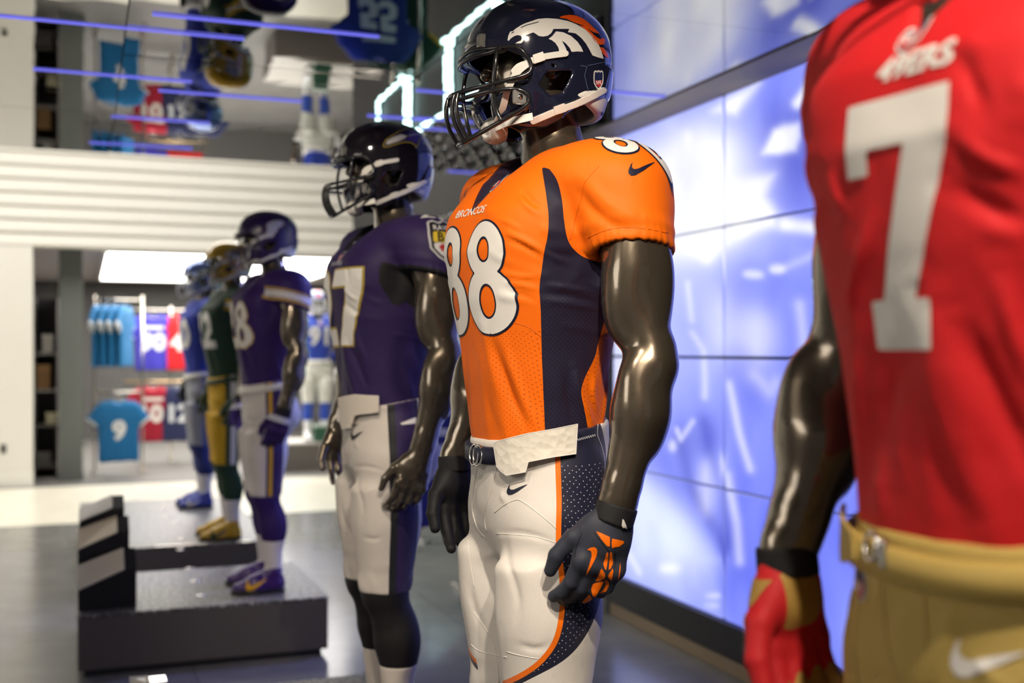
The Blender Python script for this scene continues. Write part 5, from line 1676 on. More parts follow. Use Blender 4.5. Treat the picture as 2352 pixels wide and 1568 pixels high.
def build_bumpers():
    g = Grid((-0.20, -0.13, 1.72), (0.02, 0.13, 1.82), 0.003)
    f0 = helm_f(0.0015); f1 = helm_f(-0.016)
    sd = poly_sd([(-0.03, 1.770), (-0.06, 1.784), (-0.10, 1.792), (-0.14, 1.795), (-0.19, 1.797), (-0.19, 1.752), (-0.145, 1.736), (-0.11, 1.742), (-0.07, 1.756)])
    sl, X, Y, Z = g.window(g.lo, g.lo + (g.n - 1) * g.h)
    xz = np.stack(np.meshgrid(X.ravel(), Z.ravel(), indexing='ij'), -1).reshape(-1, 2)
    s2 = sd(xz).reshape(len(X.ravel()), 1, -1).astype(np.float32)
    F = np.maximum(f0(X, Y, Z), -f1(X, Y, Z)); g.F = (-smin(-F, -s2, 0.01)).astype(np.float32) * np.ones(g.n, np.float32)
    V, Q = g.mesh(); rear = mesh_from('neck_bumper', relax(V, Q, 2, .5), Q)
    g = Grid((0.06, -0.08, 1.85), (0.18, 0.08, 1.92), 0.003)
    f0 = helm_f(0.004); f1 = helm_f(-0.002)
    sl, X, Y, Z = g.window(g.lo, g.lo + (g.n - 1) * g.h)
    F = np.maximum(f0(X, Y, Z), -f1(X, Y, Z))
    lim = np.maximum(np.abs(Y) - 0.050, np.maximum(1.868 - Z, Z - 1.890)) 
    g.F = (-smin(-F, -lim, 0.006)).astype(np.float32)
    V, Q = g.mesh(); front = mesh_from('front_bumper', relax(V, Q, 1, .5), Q)
    return rear, front
REAR_B, FRONT_B = build_bumpers()
def clip_meshes():
    out = []
    for s in (1, -1):
        out.append(box_mesh('mask_clip', (0.072, 0.121 * s - 0.005, 1.738), (0.100, 0.121 * s + 0.005, 1.768), 0.004))
        out.append(box_mesh('mask_clip', (0.122, 0.046 * s - 0.012, 1.862), (0.148, 0.046 * s + 0.012, 1.892), 0.006))
    return out
CLIPS = clip_meshes()
SCREWS = [tubes_mesh('clip_screw', [[(0.086, 0.120 * s, 1.753), (0.086, 0.1285 * s, 1.753)]], 0.005, 10) for s in (1, -1)]
def mirrored(me, name):
    V = np.array([v.co for v in me.vertices]); V[:, 1] *= -1
    return mesh_from(name, V, [tuple(reversed(p.vertices)) for p in me.polygons])
def solid(o, t):
    md = o.modifiers.new('thickness', 'SOLIDIFY'); md.thickness = t; md.offset = 1.0
STRAPS = {1: (STRAP_U.data, STRAP_L.data, BUCK[0].data, BUCK[1].data)}
STRAPS[-1] = tuple(mirrored(m, m.name) for m in STRAPS[1])
for o in list(_proto.children): bpy.data.objects.remove(o)
bpy.data.objects.remove(_proto)

def put(name, me, mat, parent):
    o = bpy.data.objects.new(name, me); COL.objects.link(o); o.parent = parent
    if len(me.materials) == 0: me.materials.append(mat)
    o.material_slots[0].link = 'OBJECT'; o.material_slots[0].material = mat
    return o

def helmet(root, shell, mask_m, strap_m=None, bumper_m=None, detail=True):
    strap_m = strap_m or M_strap
    h = put('helmet', HELMET, shell, root)
    put('face_mask', MASK, mask_m, h)
    put('chin_cup', CUP, strap_m, h)
    put('neck_bumper', REAR_B, bumper_m or M_strap, h)
    for s in (1, -1):
        for m, t in zip(STRAPS[s], (0.0028, 0.0028, 0.003, 0.003)):
            o = put('strap_buckle' if 'buckle' in m.name else 'strap', m, strap_m, h); solid(o, t)
        for m in EXT[s]: put('strap', m, strap_m, h)
    if detail:
        put('front_bumper', FRONT_B, shell, h)
        for m in CLIPS: put('mask_clip', m, M_clear, h)
        for m in SCREWS: put('clip_screw', m, M_chrome, h)
    return h

# belt: a band round the waist, a little proud of the trousers
def belt_mesh(drop=0.030, hgt=0.034, off=0.0055, th=0.0045):
    n = 72; V = []
    for i in range(n):
        a = 2 * math.pi * i / n
        ca, sa = math.cos(a), math.sin(a)
        b = 0.134 if ca > 0 else 0.141
        r = 1.0 / ((abs(ca) / b) ** 2.2 + (abs(sa) / 0.179) ** 2.2) ** (1 / 2.2)
        for q, dz in ((off, -hgt / 2), (off + th, -hgt / 2 + .002), (off + th, hgt / 2 - .002), (off, hgt / 2), (-0.004, hgt / 2), (-0.004, -hgt / 2)):
            x, y = ca * (r + q), sa * (r + q)
            V.append((x, y, belt_z(x) - drop + dz))
    k = 6
    F = [(i * k + j, ((i + 1) % n) * k + j, ((i + 1) % n) * k + (j + 1) % k, i * k + (j + 1) % k) for i in range(n) for j in range(k)]
    return mesh_from('belt', V, F)
BELT = belt_mesh()
def arc_belt():
    V = [v.co[:] for v in BELT.vertices]; keep = lambda i: V[i][0] > 0.03 and V[i][1] < 0.115
    F = [tuple(p.vertices) for p in BELT.polygons if all(keep(i) for i in p.vertices)]
    used = sorted({i for f in F for i in f}); mp_ = {j: i for i, j in enumerate(used)}
    return mesh_from('belt', [V[i] for i in used], [tuple(mp_[i] for i in f) for f in F])
BELT_FRONT = arc_belt()
def ring(c, r, t, nrm, name):
    nrm = np.array(nrm, float); nrm /= np.linalg.norm(nrm)
    u = np.cross(nrm, (0, 0, 1)); u /= np.linalg.norm(u); v = np.cross(nrm, u)
    P = [np.array(c) + r * (math.cos(a) * u + math.sin(a) * v) for a in np.linspace(0, 2 * math.pi, 20, endpoint=False)]
    V, F = tube_geo(P, t, 8, closed=True)
    return mesh_from(name, V, F)

def dress(root, jersey, pants, shell, mask_m, belt_m=None, short=True, socks=None, shoes=None, gloves=None, cuffm=None, sole_m=None, detail=True, strap_m=None, bumper_m=None):
    b = put('body', BODY, BRONZE, root)
    j = put('jersey', JERSEY_S if short else JERSEY, jersey, root)
    p = put('pants', PANTS, pants, root)
    h = helmet(root, shell, mask_m, strap_m, bumper_m, detail)
    if belt_m: put('belt', BELT, belt_m, p)
    for s in (1, -1):
        if socks:
            put('stocking', SOCK_HI[s], socks[0], root); put('sock', SOCK_LO[s], socks[1], root)
        if shoes:
            so = put('shoe', SHOE[s], shoes, root); put('sole', SOLE[s], sole_m or M_black, so)
        if gloves and gloves.get(s):
            g = put('glove', GLOVE[s], gloves[s], root); put('wrist_band', CUFF[s], cuffm or M_black_cloth, g)
    return dict(body=b, jersey=j, pants=p, helmet=h)

def part(root, name):
    return [c for c in root.children if c.name.split('.')[0] == name]

def number_on(bvh, parent, text, z, h, layers, width=None, res=0.0035, y=0.0, gap=0.145, back=False):
    """digits on the chest, layers = [(grow, offset, material)] outside first"""
    n = len(text)
    for i, ch in enumerate(text):
        yy = y + (i - (n - 1) / 2) * gap
        if ch == '8': f = moved(EIGHT, s=h / 0.24)
        elif ch == '7': f = moved(SEVEN, s=h)
        elif ch == 'S': f = moved(SEVEN_SLAB, s=h * 0.90, sy=h)
        else:
            t = text_sd(ch, 1.0, 0.035); hh = t.box[1][1] - t.box[0][1]; ww = t.box[1][0] - t.box[0][0]
            cx, cy = (t.box[0] + t.box[1]) / 2
            f = moved(moved(t, -cx, -cy), s=min(h / hh * 1.1, gap * 0.86 / ww), sy=h / hh)
        for gr, of, m in layers:
            decal('number', f, bvh, chest(yy, z), m, parent, res, grow=gr, off=of, maxd=0.75)

PIXJ = lambda pts: np.array([(980 + x / 3.734, 380 + y / 3.734) for x, y in pts])
PIX3 = lambda pts: np.array([(980 + x / 3.734, 780 + y / 3.734) for x, y in pts])
PIX4 = lambda pts: np.array([(980 + x / 3.7516, 1150 + y / 3.7516) for x, y in pts])
PIXG = lambda pts: np.array([(1240 + x / 6.03, 1140 + y / 6.03) for x, y in pts])

# ================================================================== the mannequin in orange
def team_orange():
    r = empty('mannequin', tuple(C0), math.pi, 'dark bronze mannequin in an orange jersey numbered 88 and navy helmet', 'mannequin', 'mannequins in football kit')
    glove_m = cloth('navy glove cloth', (0.030, 0.034, 0.050), rough=0.6, weave=700, wrink=0.25)
    glove_r = cloth('black glove cloth', (0.010, 0.010, 0.012), rough=0.6, weave=700)
    D = dress(r, M_orange, M_white_pants, M_shell_navy, M_mask_black, short=False, gloves={1: glove_m, -1: glove_r}, socks=(M_black_cloth, M_white), shoes=printed((0.02, 0.02, 0.03)))
    J, P, H = D['jersey'], D['pants'], D['helmet']
    put('belt', BELT_FRONT, M_navy, P)
    number_on(BV_J, J, '88', 1.398, 0.226, [(0.0042, 0.0012, M_navy), (0.0, 0.0020, M_white)], res=0.003, gap=0.142)
    # wordmark above the number
    decal('wordmark', moved(text_sd('BRONCOS', 1, 0.02), s=0.026, sy=0.022), BV_J, chest(0.0, 1.532), M_white, J, 0.0016, off=0.0012, maxd=0.75)
    logo_shield('collar_shield', BV_J, chest(0.030, 1.590), J, 0.034)
    decal('sleeve_logo', moved(SWOOSH, 1473, 388, 60, -60), BV_J, view_proj, M_navy, J, 1.0, off=0.0012)
    # numbers on the shoulder
    for k, dx in ((0, -0.068), (1, -0.140)):
        pr = plane_proj((dx, 0.236, 1.9), (-1, 0.10, 0), (0.10, -1, 0), (0, 0, -1))
        f8 = moved(EIGHT, s=0.095 / 0.24 * 1.15, sy=0.095 / 0.24)
        decal('shoulder_number', f8, BV_J, pr, M_navy, J, 0.0022, grow=0.0026, off=0.0012)
        decal('shoulder_number', f8, BV_J, pr, M_white, J, 0.0022, off=0.0020)
    # seams of the jersey
    thr = printed((0.85, 0.14, 0.0))
    for pts in ([(1050, 1010), (600, 1360), (720, 1345), (860, 1380), (960, 1450), (985, 1480)][1:], [(1480, 0), (1400, 90), (1350, 160), (1330, 260), (1290, 400), (1260, 520), (1225, 640)],
                [(1380, 620), (1520, 560), (1700, 530), (1900, 545), (2070, 580)]):
        seam_line('seam', PIXJ(pts), BV_J, view_proj, thr, J, 0.0008)
    # trousers: waist flap with honeycomb padding, logo, seams
    pad = plain('white padded vinyl', (0.76, 0.72, 0.63), 0.45)
    N, L = pad.node_tree.nodes, pad.node_tree.links
    bump_noise(N, L, N['Principled BSDF'], 55, 0.5, 0.004, 'VORONOI')
    flap = PIX3([(590, 885), (640, 862), (860, 805), (1080, 765), (1283, 722), (1268, 978), (1080, 1005), (880, 1045), (856, 1132), (700, 1160), (655, 1125), (620, 1085)])
    decal('waist_flap', poly_sd(flap), BV_W, view_proj, pad, P, 1.5, off=0.0015, thick=0.004)
    decal('flap_edge', line_sd(np.concatenate([flap, flap[:1]]), 2.2), BV_W, view_proj, M_white, P, 1.0, off=0.0060)
    decal('thigh_logo', poly_sd(np.array([(980 + x / 3.734, 780 + y / 3.734) for x, y in SWOOSH_PX])), BV_P, view_proj, printed((0.010, 0.012, 0.03)), P, 0.8, off=0.0014)
    for d in (0.0, 0.018):
        put('belt_ring', ring((0.143 - d * 0.1, 0.012 + d, belt_z(0.143) - 0.030), 0.021, 0.0024, (1, 0.1, 0.1), 'belt_ring'), M_chrome, P)
    seam = printed((0.80, 0.76, 0.70), 0.6)
    for pts in ([(450, 1020), (420, 1180), (395, 1350), (395, 1480), (440, 1620), (500, 1690)], [(610, 1000), (595, 1120), (560, 1280), (510, 1430), (500, 1560), (515, 1650)],
                [(585, 1480), (660, 1420), (740, 1380), (800, 1375), (900, 1440), (1050, 1560), (1110, 1620)]):
        seam_line('seam', PIX3(pts), BV_P, view_proj, seam, P)
    for pts in ([(300, 80), (345, 250), (370, 500), (410, 750)], [(600, 280), (760, 290), (950, 310), (1110, 360)], [(400, 950), (520, 1120), (590, 1270), (625, 1568)], [(380, 1230), (450, 1290), (600, 1330), (690, 1345)], [(690, 1300), (800, 1330), (960, 1360)]):
        seam_line('seam', PIX4(pts), BV_P, view_proj, seam, P, 0.0009)
    zig = [(1275 + i * 9, 862 - i * 2.4 + (10 if i % 2 else -10)) for i in range(20)]
    decal('stitching', line_sd(PIX3(zig), 1.1), BV_P, view_proj, printed((0.6, 0.6, 0.66)), P, 0.8, off=0.0010)
    decal('stitching', line_sd(catmull(PIX3([(1440, 690), (1468, 720), (1462, 810), (1500, 920), (1525, 1040), (1522, 1150), (1510, 1220)]), 4), 1.3), BV_P, view_proj, printed((0.6, 0.6, 0.66)), P, 0.8, off=0.0010)
    # helmet prints
    hw = printed((0.80, 0.78, 0.74), 0.25); ho = printed((0.85, 0.10, 0.008), 0.25)
    horse = [(728, 365), (735, 325), (752, 285), (775, 282), (800, 260), (850, 228), (900, 206), (960, 186), (1000, 172), (1080, 165), (1180, 172), (1270, 190), (1350, 222), (1420, 262), (1480, 312), (1530, 372), (1560, 430), (1580, 490), (1592, 530),
             (1540, 517), (1490, 498), (1465, 450), (1430, 390), (1390, 342), (1340, 302), (1268, 290), (1285, 262), (1240, 261), (1140, 262), (1122, 298), (1090, 322), (1050, 330), (1010, 325), (985, 308), (960, 293), (930, 303), (892, 318),
             (870, 370), (850, 391), (795, 392), (822, 376), (850, 365), (858, 342), (848, 323), (820, 317), (790, 325), (760, 345), (740, 368)]
    leg = [(1095, 352), (1130, 325), (1165, 283), (1230, 292), (1300, 325), (1355, 375), (1390, 425), (1408, 467), (1360, 463), (1305, 468), (1285, 430), (1250, 390), (1215, 365), (1240, 410), (1255, 440), (1262, 478), (1195, 478), (1185, 430), (1160, 390), (1125, 362)]
    decal('horse_logo', union(poly_sd(px_path(horse)), poly_sd(px_path(leg))), BV_H, helm_px, hw, H, 1.3, off=0.0007)
    mane = [[(1190, 160), (1225, 143), (1290, 135), (1345, 142), (1400, 165), (1450, 200), (1500, 250), (1540, 285), (1556, 305), (1500, 292), (1445, 258), (1405, 228), (1385, 222), (1330, 205), (1260, 172)],
            [(1370, 224), (1420, 240), (1480, 290), (1520, 330), (1560, 352), (1592, 342), (1606, 365), (1600, 395), (1570, 405), (1540, 400), (1500, 362), (1470, 312), (1420, 262)],
            [(1550, 425), (1590, 430), (1620, 470), (1642, 515), (1625, 523), (1590, 490)], [(955, 205), (972, 202), (978, 212), (962, 214)]]
    decal('mane_logo', union(*[poly_sd(px_path(m)) for m in mane]), BV_H, helm_px, ho, H, 1.3, off=0.0007)
    decal('logo_lines', union(line_sd(px_path([(850, 250), (900, 228), (1005, 200)]), 1.6), line_sd(px_path([(765, 300), (785, 288)]), 1.6)), BV_H, helm_px, M_shell_navy, H, 0.7, off=0.0013)
    # rear shield and number plates
    sh = lambda P: view_proj(np.stack([1371 + P[:, 0], 183 - P[:, 1]], 1))
    logo_shield('rear_shield', BV_H, sh, H, 36)if False else None
    fr = moved(SHIELD, 1374, 184, 22, -38)
    decal('rear_shield', fr, BV_H, view_proj, hw, H, 0.9, grow=2.0, off=0.0008)
    decal('rear_shield', fr, BV_H, view_proj, printed((0.012, 0.02, 0.07)), H, 0.9, off=0.0013)
    decal('rear_shield', moved(poly_sd([(-.36, -.02), (.36, -.02), (.33, -.15), (.2, -.32), (0, -.44), (-.2, -.32), (-.33, -.15)]), 1374, 184, 22, -38), BV_H, view_proj, printed((0.60, 0.03, 0.04)), H, 0.8, off=0.0018)
    decal('rear_shield', moved(text_sd('NFL', 1, 0.02), 1374, 190, 8, -13), BV_H, view_proj, hw, H, 0.5, off=0.0022)
    decal('plate_outline', union(line_sd(px_path([(1450, 590), (1670, 545), (1655, 650), (1610, 880)]), 1.3), line_sd(px_path([(1385, 590), (1440, 600), (1420, 680), (1455, 830)]), 1.3)), BV_H, helm_px, printed((0.10, 0.14, 0.25), 0.2), H, 0.8, off=0.0008)
    oval = moved(ell_sd((0, 0), (0.5, 0.21)), 1194, 136, 27, -27)
    decal('brow_badge', oval, BV_H, view_proj, hw, H, 0.7, off=0.0010)
    decal('brow_badge', moved(text_sd('SPEED', 1, 0.015), 1194, 136, 8.0, -8.0, ang=-0.06), BV_H, view_proj, printed((0.01, 0.01, 0.015)), H, 0.5, off=0.0016)
    BV_R = bvh_of(REAR_B)
    decal('size_mark', moved(text_sd('8', 1, 0.03), 1383, 262, 12, -12), BV_R, view_proj, printed((0.01, 0.01, 0.015)), H, 0.6, off=0.0008)
    # glove print
    G = part(r, 'glove')[0]; gb = BV_G[1]
    go = printed((0.90, 0.16, 0.0), 0.45)
    polys = [[(780, 480), (850, 505), (968, 560), (968, 690), (930, 685), (850, 590)], [(1000, 580), (1160, 615), (1155, 645), (1100, 690), (1030, 700), (1000, 715), (990, 650)],
             [(925, 770), (945, 770), (945, 850), (915, 1015), (900, 1005), (875, 930)], [(970, 770), (995, 765), (1008, 880), (1008, 930), (975, 1000), (950, 1015), (960, 880)],
             [(850, 992), (880, 1030), (905, 1080), (900, 1120), (830, 1165), (770, 1165), (800, 1110), (825, 1050)], [(1010, 990), (1015, 1040), (995, 1160), (965, 1145), (940, 1095), (965, 1050)],
             [(885, 1165), (870, 1200), (840, 1260), (765, 1395), (740, 1385), (720, 1330), (712, 1270), (735, 1205), (800, 1185)], [(920, 1140), (960, 1180), (955, 1240), (915, 1310), (850, 1335), (820, 1330), (880, 1280), (905, 1230), (895, 1170)],
             [(690, 1350), (738, 1415), (700, 1440), (620, 1470), (575, 1490), (590, 1450), (640, 1400)], [(1110, 900), (1115, 1000), (1095, 1130), (1075, 1180), (1090, 1080)]]
    sws = [(650, 740), (690, 710), (750, 695), (785, 715), (797, 760), (780, 830), (720, 950), (632, 1110), (650, 1040), (690, 920), (715, 820), (712, 760), (690, 740)]
    decal('glove_print', union(*[poly_sd(PIXG(p)) for p in polys], poly_sd(PIXG(sws))), gb, view_proj, go, G, 0.9, off=0.0012)
    decal('glove_seam', union(line_sd(catmull(PIXG([(555, 420), (575, 510), (540, 600), (500, 720), (490, 830)]), 3), 1.6), line_sd(PIXG([(750, 500), (900, 690), (980, 780), (930, 1060)]), 1.2), line_sd(PIXG([(1040, 740), (1045, 960), (940, 1100), (700, 1320)]), 1.2)), gb, view_proj, M_black, G, 0.7, off=0.0010)
    decal('band_tab', poly_sd(PIXG([(1140, 310), (1160, 320), (1240, 525), (1225, 525), (1130, 405)])), bvh_of(CUFF[1]), view_proj, M_strap, G, 0.8, off=0.0012)
    return r

# ================================================================== the other uniforms
def side_logo(bvh, parent, name, f, o, size, m, res=None, grow=0.0, off=0.0012, down=0.0):
    pr = plane_proj((o[0], 0.6, o[1]), (-1, 0, 0), (0, 0, 1), (0, -1, 0))
    return decal(name, moved(f, s=size), bvh, pr, m, parent, res or size / 24, grow=grow, off=off)

def team_purple():
    r = empty('mannequin', (0.905, 3.57, 0.30), math.pi, 'mannequin in a purple jersey with a gold-edged 27 and black helmet', 'mannequin', 'mannequins in football kit')
    pur = (0.026, 0.013, 0.078)
    j = cloth('purple knit', pur, sheen=0.1, layers=[('collar', -1, 0.012, (0.01, 0.01, 0.012)), ('cuff', -1, 0.013, (0.01, 0.01, 0.012))], wrink=0.40)
    p = cloth('white trousers', (0.66, 0.61, 0.56), layers=[('stripe', -0.055, 0.045, pur), ('stripe', 0.022, 0.045, (0.012, 0.014, 0.018)), ('stripe', -0.055, -0.046, (0.012, 0.014, 0.018))], rough=0.55, wrink=0.25)
    shell = plain('black gloss shell', (0.010, 0.008, 0.014), 0.10, coat=1.0, coatr=0.03)
    D = dress(r, j, p, shell, M_mask_black, socks=(cloth('black stocking', (0.012, 0.011, 0.012), rough=0.55), cloth('white sock', (0.66, 0.60, 0.54))), shoes=printed((0.02, 0.02, 0.03)))
    J, P, H = D['jersey'], D['pants'], D['helmet']
    gold = cloth('gold print', (0.42, 0.30, 0.035), rough=0.45); bk = printed((0.010, 0.009, 0.012))
    number_on(BV_JS, J, '27', 1.385, 0.235, [(0.0062, 0.0012, gold), (0.0, 0.0022, M_white)], gap=0.150)
    put('belt', BELT_FRONT, M_strap, P)
    decal('wordmark', moved(text_sd('RAVENS', 1, 0.02), s=0.024, sy=0.020), BV_JS, chest(0.0, 1.525), printed((0.5, 0.5, 0.55)), J, 0.002, off=0.0012, maxd=0.75)
    logo_shield('collar_shield', BV_JS, chest(0.004, 1.548), J, 0.032)
    pr = plane_proj((-0.10, 0.215, 1.9), (-1, 0.1, 0), (0.1, -1, 0), (0, 0, -1))
    decal('shoulder_number', moved(text_sd('27', 1, 0.02), s=0.10), BV_JS, pr, M_white, J, 0.003, off=0.0014)
    # crest on the sleeve
    o = (-0.120, 1.578)
    side_logo(BV_JS, J, 'sleeve_crest', SHIELD, o, 0.125, printed((0.55, 0.54, 0.55)), grow=0.006)
    side_logo(BV_JS, J, 'sleeve_crest', SHIELD, o, 0.125, bk, off=0.0018)
    inner = moved(SHIELD, 0, -0.05, 0.84, 0.78)
    def quad(x0, x1, y0, y1): return minus(inner, poly_sd([(-9, -9), (9, -9), (9, y0), (-9, y0)]), poly_sd([(-9, y1), (9, y1), (9, 9), (-9, 9)]), poly_sd([(-9, -9), (x0, -9), (x0, 9), (-9, 9)]), poly_sd([(x1, -9), (9, -9), (9, 9), (x1, 9)]))
    yel = printed((0.72, 0.52, 0.03)); wh = printed((0.75, 0.74, 0.72)); red = printed((0.55, 0.03, 0.03))
    for q, m in (((-9, -0.005, -0.02, 0.24), yel), ((0.005, 9, -0.02, 0.24), yel), ((-9, -0.005, -9, -0.03), wh), ((0.005, 9, -9, -0.03), yel)):
        side_logo(BV_JS, J, 'sleeve_crest', quad(*q), o, 0.125, m, off=0.0024)
    side_logo(BV_JS, J, 'sleeve_crest', moved(text_sd('B', 1, 0.02), -0.18, 0.10, 0.30), o, 0.125, bk, 0.003, off=0.0030)
    for k in range(3):
        side_logo(BV_JS, J, 'sleeve_crest', poly_sd([(0.06 + k * .12, 0.22), (0.11 + k * .12, 0.22), (0.08 + k * .12, -0.01), (0.03 + k * .12, -0.01)]), o, 0.125, bk, 0.003, off=0.0030)
    side_logo(BV_JS, J, 'sleeve_crest', union(poly_sd([(-0.22, -0.10), (-0.08, -0.10), (-0.08, -0.18), (-0.22, -0.18)]), poly_sd([(-0.18, -0.06), (-0.12, -0.06), (-0.12, -0.24), (-0.18, -0.24)])), o, 0.125, red, 0.003, off=0.0030)
    side_logo(BV_JS, J, 'sleeve_crest', moved(text_sd('RAVENS', 1, 0.01), 0, 0.33, 0.185), o, 0.125, wh, 0.002, off=0.0030)
    # trousers
    fp = plane_proj((0.6, 0.100, 0.985), (0, 1, 0), (0, 0, 1), (-1, 0, 0))
    decal('thigh_logo', moved(SWOOSH, s=0.060), BV_P, fp, bk, P, 0.002, off=0.0014)
    o = (-0.070, 1.005)
    B = union(moved(text_sd('B', 1, 0.03), 0, 0, 0.085, shear=0.25), poly_sd([(-0.062, 0.020), (-0.02, 0.034), (0.02, 0.034), (0.0, 0.026), (-0.03, 0.022)]))
    side_logo(BV_P, P, 'hip_logo', B, o, 1.0, printed(pur), 0.003, grow=0.008)
    side_logo(BV_P, P, 'hip_logo', B, o, 1.0, M_white, 0.003, grow=0.003, off=0.0019)
    side_logo(BV_P, P, 'hip_logo', moved(text_sd('B', 1, 0.02), 0, 0, 0.085, shear=0.25), o, 1.0, gold, 0.003, off=0.0026)
    flap = poly_sd([(-0.105, 0.052), (0.0, 0.060), (0.085, 0.052), (0.085, 0.0), (0.0, -0.006), (-0.02, -0.045), (-0.075, -0.050), (-0.10, -0.02)])
    pr = plane_proj((0.45, 0.38, 1.055), (-0.62, 0.78, 0.06), (0, 0, 1), (-0.78, -0.62, 0))
    decal('waist_flap', flap, BV_W, pr, cloth('cream flap cloth', (0.68, 0.62, 0.55)), P, 0.004, off=0.001, thick=0.005)
    put('belt_buckle', box_mesh('belt_buckle', (0.136, -0.02, 1.022), (0.150, 0.016, 1.056), 0.004), M_strap, P)
    # bird's head on the helmet, traced on the shell
    def q(pts):                                    # crop pixels of this helmet to the shared helmet's view
        out = []
        for x, y in pts:
            u, v = 700 + x / 3.564, 260 + y / 3.564
            d0, d1 = 3.67, 2.39
            l = (u - 1176) / 2600 * 3.659 - (-0.4155); w = (805 - v) / 2600 * 3.659
            out.append((1176 + 2600 * (0.0515 + l) / 2.39, 805 - 2600 * w / 2.39))
        return np.array(out)
    bird = q([(682, 228), (700, 190), (740, 160), (800, 125), (850, 108), (910, 112), (960, 135), (1010, 165), (1050, 205), (1090, 245), (1040, 228), (1000, 205), (960, 200), (955, 240), (940, 270), (930, 245), (900, 222), (850, 215), (790, 228), (720, 250), (690, 248)])
    beak = q([(705, 228), (715, 195), (760, 168), (820, 150), (870, 165), (850, 185), (800, 205), (740, 222)])
    head = q([(870, 150), (920, 130), (980, 160), (1020, 190), (960, 185), (945, 225), (930, 228), (900, 205), (850, 200), (880, 175)])
    decal('bird_logo', poly_sd(bird), BV_H, helm_px, printed((0.50, 0.38, 0.04), 0.3), H, 1.6, off=0.0007)
    decal('bird_logo', poly_sd(bird), BV_H, helm_px, printed((0.02, 0.012, 0.05), 0.3), H, 1.6, grow=-2.6, off=0.0012)
    decal('bird_logo', poly_sd(beak), BV_H, helm_px, printed((0.62, 0.60, 0.58), 0.3), H, 1.6, off=0.0017)
    decal('bird_logo', poly_sd(head), BV_H, helm_px, printed((0.06, 0.03, 0.22), 0.3), H, 1.6, off=0.0017)
    decal('bird_logo', line_sd(q([(880, 165), (930, 160), (1010, 185)]), 3), BV_H, helm_px, printed((0.62, 0.60, 0.58), 0.3), H, 1.6, off=0.0020)
    return r

